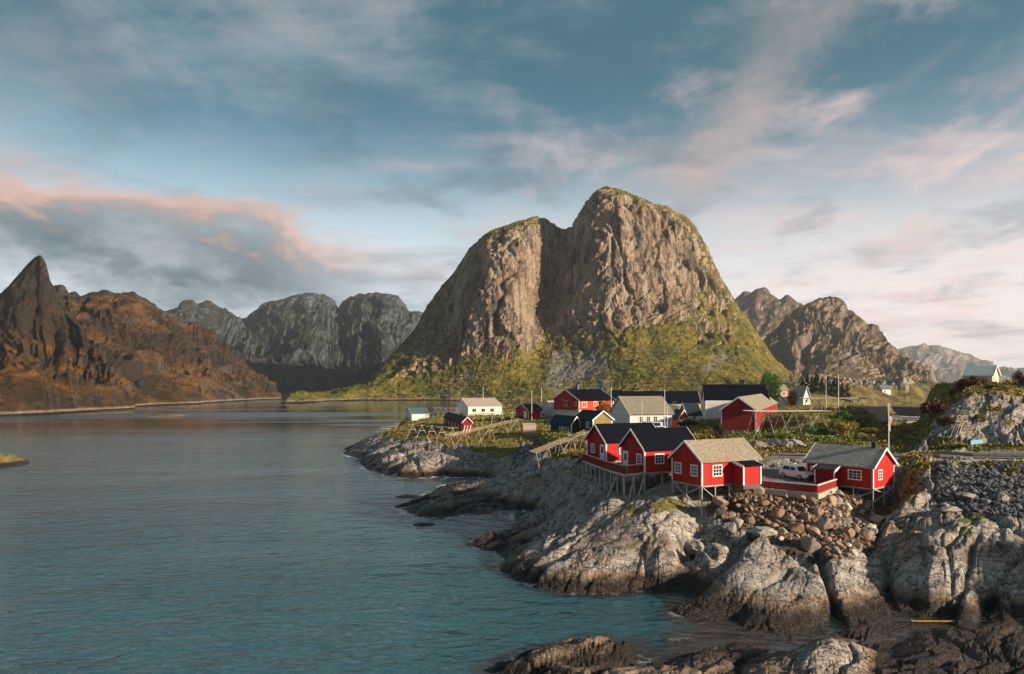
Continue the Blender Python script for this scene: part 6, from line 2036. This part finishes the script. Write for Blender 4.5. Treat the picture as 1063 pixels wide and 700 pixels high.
def small_boat():
    p = on(1011.5, 95.5)
    o = empty('small_boat', p, R(8), 'small blue and turquoise boat on a wooden trestle below the rock hill', 'boat')
    st = []
    n = 9
    vs = []; k = 7
    for i in range(11):
        t = i / 10
        x = -1.35 + 2.7 * t
        w = 0.55 * (1 - abs(2 * t - 0.85) ** 2.6 * 0.8) if t > 0.05 else 0.36
        w = max(w, 0.05)
        keel = 0.75 + 0.5 * max(0, t - 0.7) ** 1.5 * 3
        gun = 1.45 + 0.22 * t * t
        for j in range(k):
            a = -math.pi / 2 + math.pi * j / (k - 1)
            vs.append((x, w * math.sin(a), gun - (gun - keel) * math.cos(a) ** 0.7))
    fs = [(i * k + j, i * k + j + 1, (i + 1) * k + j + 1, (i + 1) * k + j) for i in range(10) for j in range(k - 1)]
    fs += [tuple(range(k)), tuple(reversed(range(10 * k, 11 * k)))]
    vin = [(x * 0.97, y * 0.9, z + 0.05 if z < 1.4 else z) for x, y, z in vs]
    m = MB().add(vs, fs).add(vin, [tuple(reversed(q)) for q in fs])
    m.build('hull', plain('blue_hull', (0.035, 0.11, 0.24), 0.4), o, True)
    vc = []
    for i in range(8):
        t = i / 7; x = -1.2 + 2.2 * t
        for j in range(5):
            y = (j / 4 - 0.5) * 0.95
            vc.append((x, y, 1.5 + 0.18 * math.cos(y * 3) + 0.08 * math.sin(5 * t + j) + 0.12 * t))
    fc = [(i * 5 + j, i * 5 + j + 1, (i + 1) * 5 + j + 1, (i + 1) * 5 + j) for i in range(7) for j in range(4)]
    nn = len(vc)
    MB().add(vc + [(x, y, z - 0.3) for x, y, z in vc], fc + [tuple(nn + q for q in reversed(f_)) for f_ in fc] + [(i, i + 1, nn + i + 1, nn + i) for i in range(4)] + [(35 + i, nn + 35 + i, nn + 36 + i, 36 + i) for i in range(4)] + [(5 * i, nn + 5 * i, nn + 5 * i + 5, 5 * i + 5) for i in range(7)] + [(5 * i + 4, 5 * i + 9, nn + 5 * i + 9, nn + 5 * i + 4) for i in range(7)]).build('cover', plain('blue_tarp', (0.03, 0.12, 0.27), 0.5), o, True)
    MB().bar((-1.4, -0.62, 1.1), (1.4, -0.62, 1.35), 0.06, 0.7).build('side_panel', plain('turquoise_paint', (0.16, 0.42, 0.52), 0.5), o)
    o.scale = (0.66, 0.66, 0.8)
    for x in (-0.9, 0.9):
        mm = MB()
        for y in (-0.5, 0.5): mm.bar((x, y, -0.3), (x, y * 0.9, 0.8), 0.1)
        mm.bar((x, -0.6, 0.8), (x, 0.6, 0.8), 0.12, 0.1)
        mm.build('trestle', GREYW, o)


small_boat()


# ------------------------------------------------------------------ the causeway over the channel
def causeway():
    d = 428
    a, b = at(905, d=d, z=5.2), at(990, d=d - 30, z=5.0)
    o = empty('stone_causeway', (a + b) / 2, 0, 'low dark stone causeway carrying the road across the channel', 'causeway')
    c = o.location
    rng = np.random.default_rng(2)
    nu, nv = 90, 16
    V = []
    for j in range(nv):
        for i in range(nu):
            t = i / (nu - 1); s = j / (nv - 1)
            p = a + (b - a) * t
            prof = [(-6.5, -7.0), (-3.6, -0.3), (3.6, -0.3), (6.5, -7.0)]
            k = s * 3; q = min(int(k), 2); f_ = k - q
            y = prof[q][0] * (1 - f_) + prof[q + 1][0] * f_; z = prof[q][1] * (1 - f_) + prof[q + 1][1] * f_
            n = 0.5 * rng.normal() if q != 1 else 0.04 * rng.normal()
            V.append((p.x - c.x + 0.4 * rng.normal(), p.y - c.y + y + n * 0.5, p.z - c.z + z + n * 0.3))
    w = grid_mesh('stone_bank', np.array(V), nu, nv, stone_mat('causeway_stone', ((0.05, 0.045, 0.042), (0.09, 0.08, 0.075), (0.12, 0.11, 0.1), (0.2, 0.19, 0.18)), (0.025, 0.024, 0.024)), smooth=False)
    w.parent = o
    MB().bar(a - c + Vector((0, 0, -0.12)), b - c + Vector((0, 0, -0.12)), 6.4, 0.3).build('road_deck', material('asphalt', m_asphalt), o)
    MB().bar(a - c + Vector((0, -3.2, 0.55)), b - c + Vector((0, -3.2, 0.55)), 0.1, 0.3).build('guard_rail', STEEL, o)


causeway()


# the dark roofed boathouse by the channel
def boathouse():
    h = House('dark_boathouse', 'dark-roofed boathouse half hidden behind the green knoll near the channel', 'boathouse', 921, 172, 6.2, 66, lr=6.5, ll=8)
    h.shell(2.6, 3.6, 'y', RED2, ROOFDUN2, over=0.3)
    h.skirt()


boathouse()


# pale slipway
def slipway():
    P = [(931, 128), (938, 140), (943, 160), (948, 185), (953, 215), (956, 245)]
    Q = np.array([on(px, d, 0.35) for px, d in P])
    t = np.linspace(0, len(P) - 1, 50)
    Qs = np.stack([np.interp(t, range(len(P)), Q[:, k]) for k in range(3)], 1)
    for _ in range(5): Qs[1:-1] = (Qs[:-2] + 2 * Qs[1:-1] + Qs[2:]) / 4
    ribbon('path', Qs, np.interp(t, range(len(P)), [1.5, 2.5, 4, 5, 6, 6]), plain('pale_gravel', (0.52, 0.44, 0.40), 0.9, 0.35, 0.6))


slipway()

# ------------------------------------------------------------------ in and by the water
p = at(969, 645.5, z=0.12)
p.z = max(hgt(p.x + k, p.y) for k in (-1.5, -0.8, 0, 0.8, 1.5)) * 0.8 + 0.16
o = empty('driftwood_plank', p, R(-2), 'long yellow plank washed up between the dark wet rocks at the lower right', 'plank')
MB().bar((-1.55, 0, 0), (1.5, 0, 0.02), 0.13, 0.07).build('plank', plain('yellow_wood', (0.42, 0.26, 0.05), 0.6, 0.4), o)
MB().bar((-1.62, -0.16, 0.0), (-1.5, 0.16, 0.02), 0.12, 0.08).build('crosspiece', GREYW, o)


def islet(name, label, px, py, w, dp, h, grass, seed, **kw):
    c = at(px, py, z=0)
    n = 60
    t = np.linspace(-1.3, 1.3, n)
    X, Y = np.meshgrid(t, t)
    r = np.hypot(X, Y)
    Z = h * (1 - r ** 2) + h * 0.45 * fbm(X * 1.6 + seed, Y * 1.6, 0 * X, 5) * np.clip(1.2 - r, 0, 1) - 0.1
    V = np.stack([X.ravel() * w + c.x, Y.ravel() * dp + c.y, np.maximum(Z.ravel(), -1.0)], 1)
    ones = np.ones(n * n)
    o = grid_mesh(name, V, n, n, material('ground', m_ground), attrs={'rubble': 0 * ones, 'grass': ones * grass * (Z.ravel() > h * 0.35), 'gravel': 0 * ones, 'green': 0 * ones, 'tide': kw.get('tide', 0.0) * ones})
    return props(o, kind='structure')


riprap('dark', [(538, 462), (556, 452), (562, 456), (552, 470), (540, 482), (530, 484)], 0, 0.5, 0.9, '', None, 105, 165, 150)


def shade_hill():
    # unseen hill added right of the view to shade stones below the road
    n = 140
    t = np.linspace(-1.25, 1.25, n)
    X, Y = np.meshgrid(t, t)
    r = np.hypot(X, Y)
    Z = 19.0 * np.clip(1 - r ** 2, -0.4, 1) ** 1.0 + 3.0 * fbm(X * 2.2, Y * 2.2, 0 * X, 6) * np.clip(1.3 - r, 0, 1) - 0.5
    V = np.stack([X.ravel() * 17 + 84, Y.ravel() * 20 + 38, np.maximum(Z.ravel(), -3)], 1)
    o = grid_mesh('hill', V, n, n, material('ground', m_ground), attrs={'rubble': 0 * V[:, 0], 'grass': (Z.ravel() > 9) * 0.7, 'gravel': 0 * V[:, 0], 'green': 0 * V[:, 0], 'tide': 0 * V[:, 0]})
    props(o, kind='structure')


shade_hill()
islet('islet', '', -6, 484, 5.5, 9, 2.6, 0.9, 1.0)
islet('islet', '', 172, 432, 11, 14, 1.6, 0.8, 4.0, tide=-0.8)
islet('skerry', '', 440, 545, 1.8, 1.2, 0.35, 0, 7.0)
islet('skerry', '', 424, 516, 2.6, 1.4, 0.4, 0, 8.0)
islet('skerry', '', 455, 535, 3.0, 1.2, 0.4, 0, 9.0)
islet('skerry', '', 985, 412, 34, 40, 4.0, 0.9, 12.0)
islet('skerry', '', 960, 408, 30, 60, 5.0, 0.5, 14.0)
islet('skerry', '', 1010, 410, 30, 40, 3.0, 0.5, 15.0)
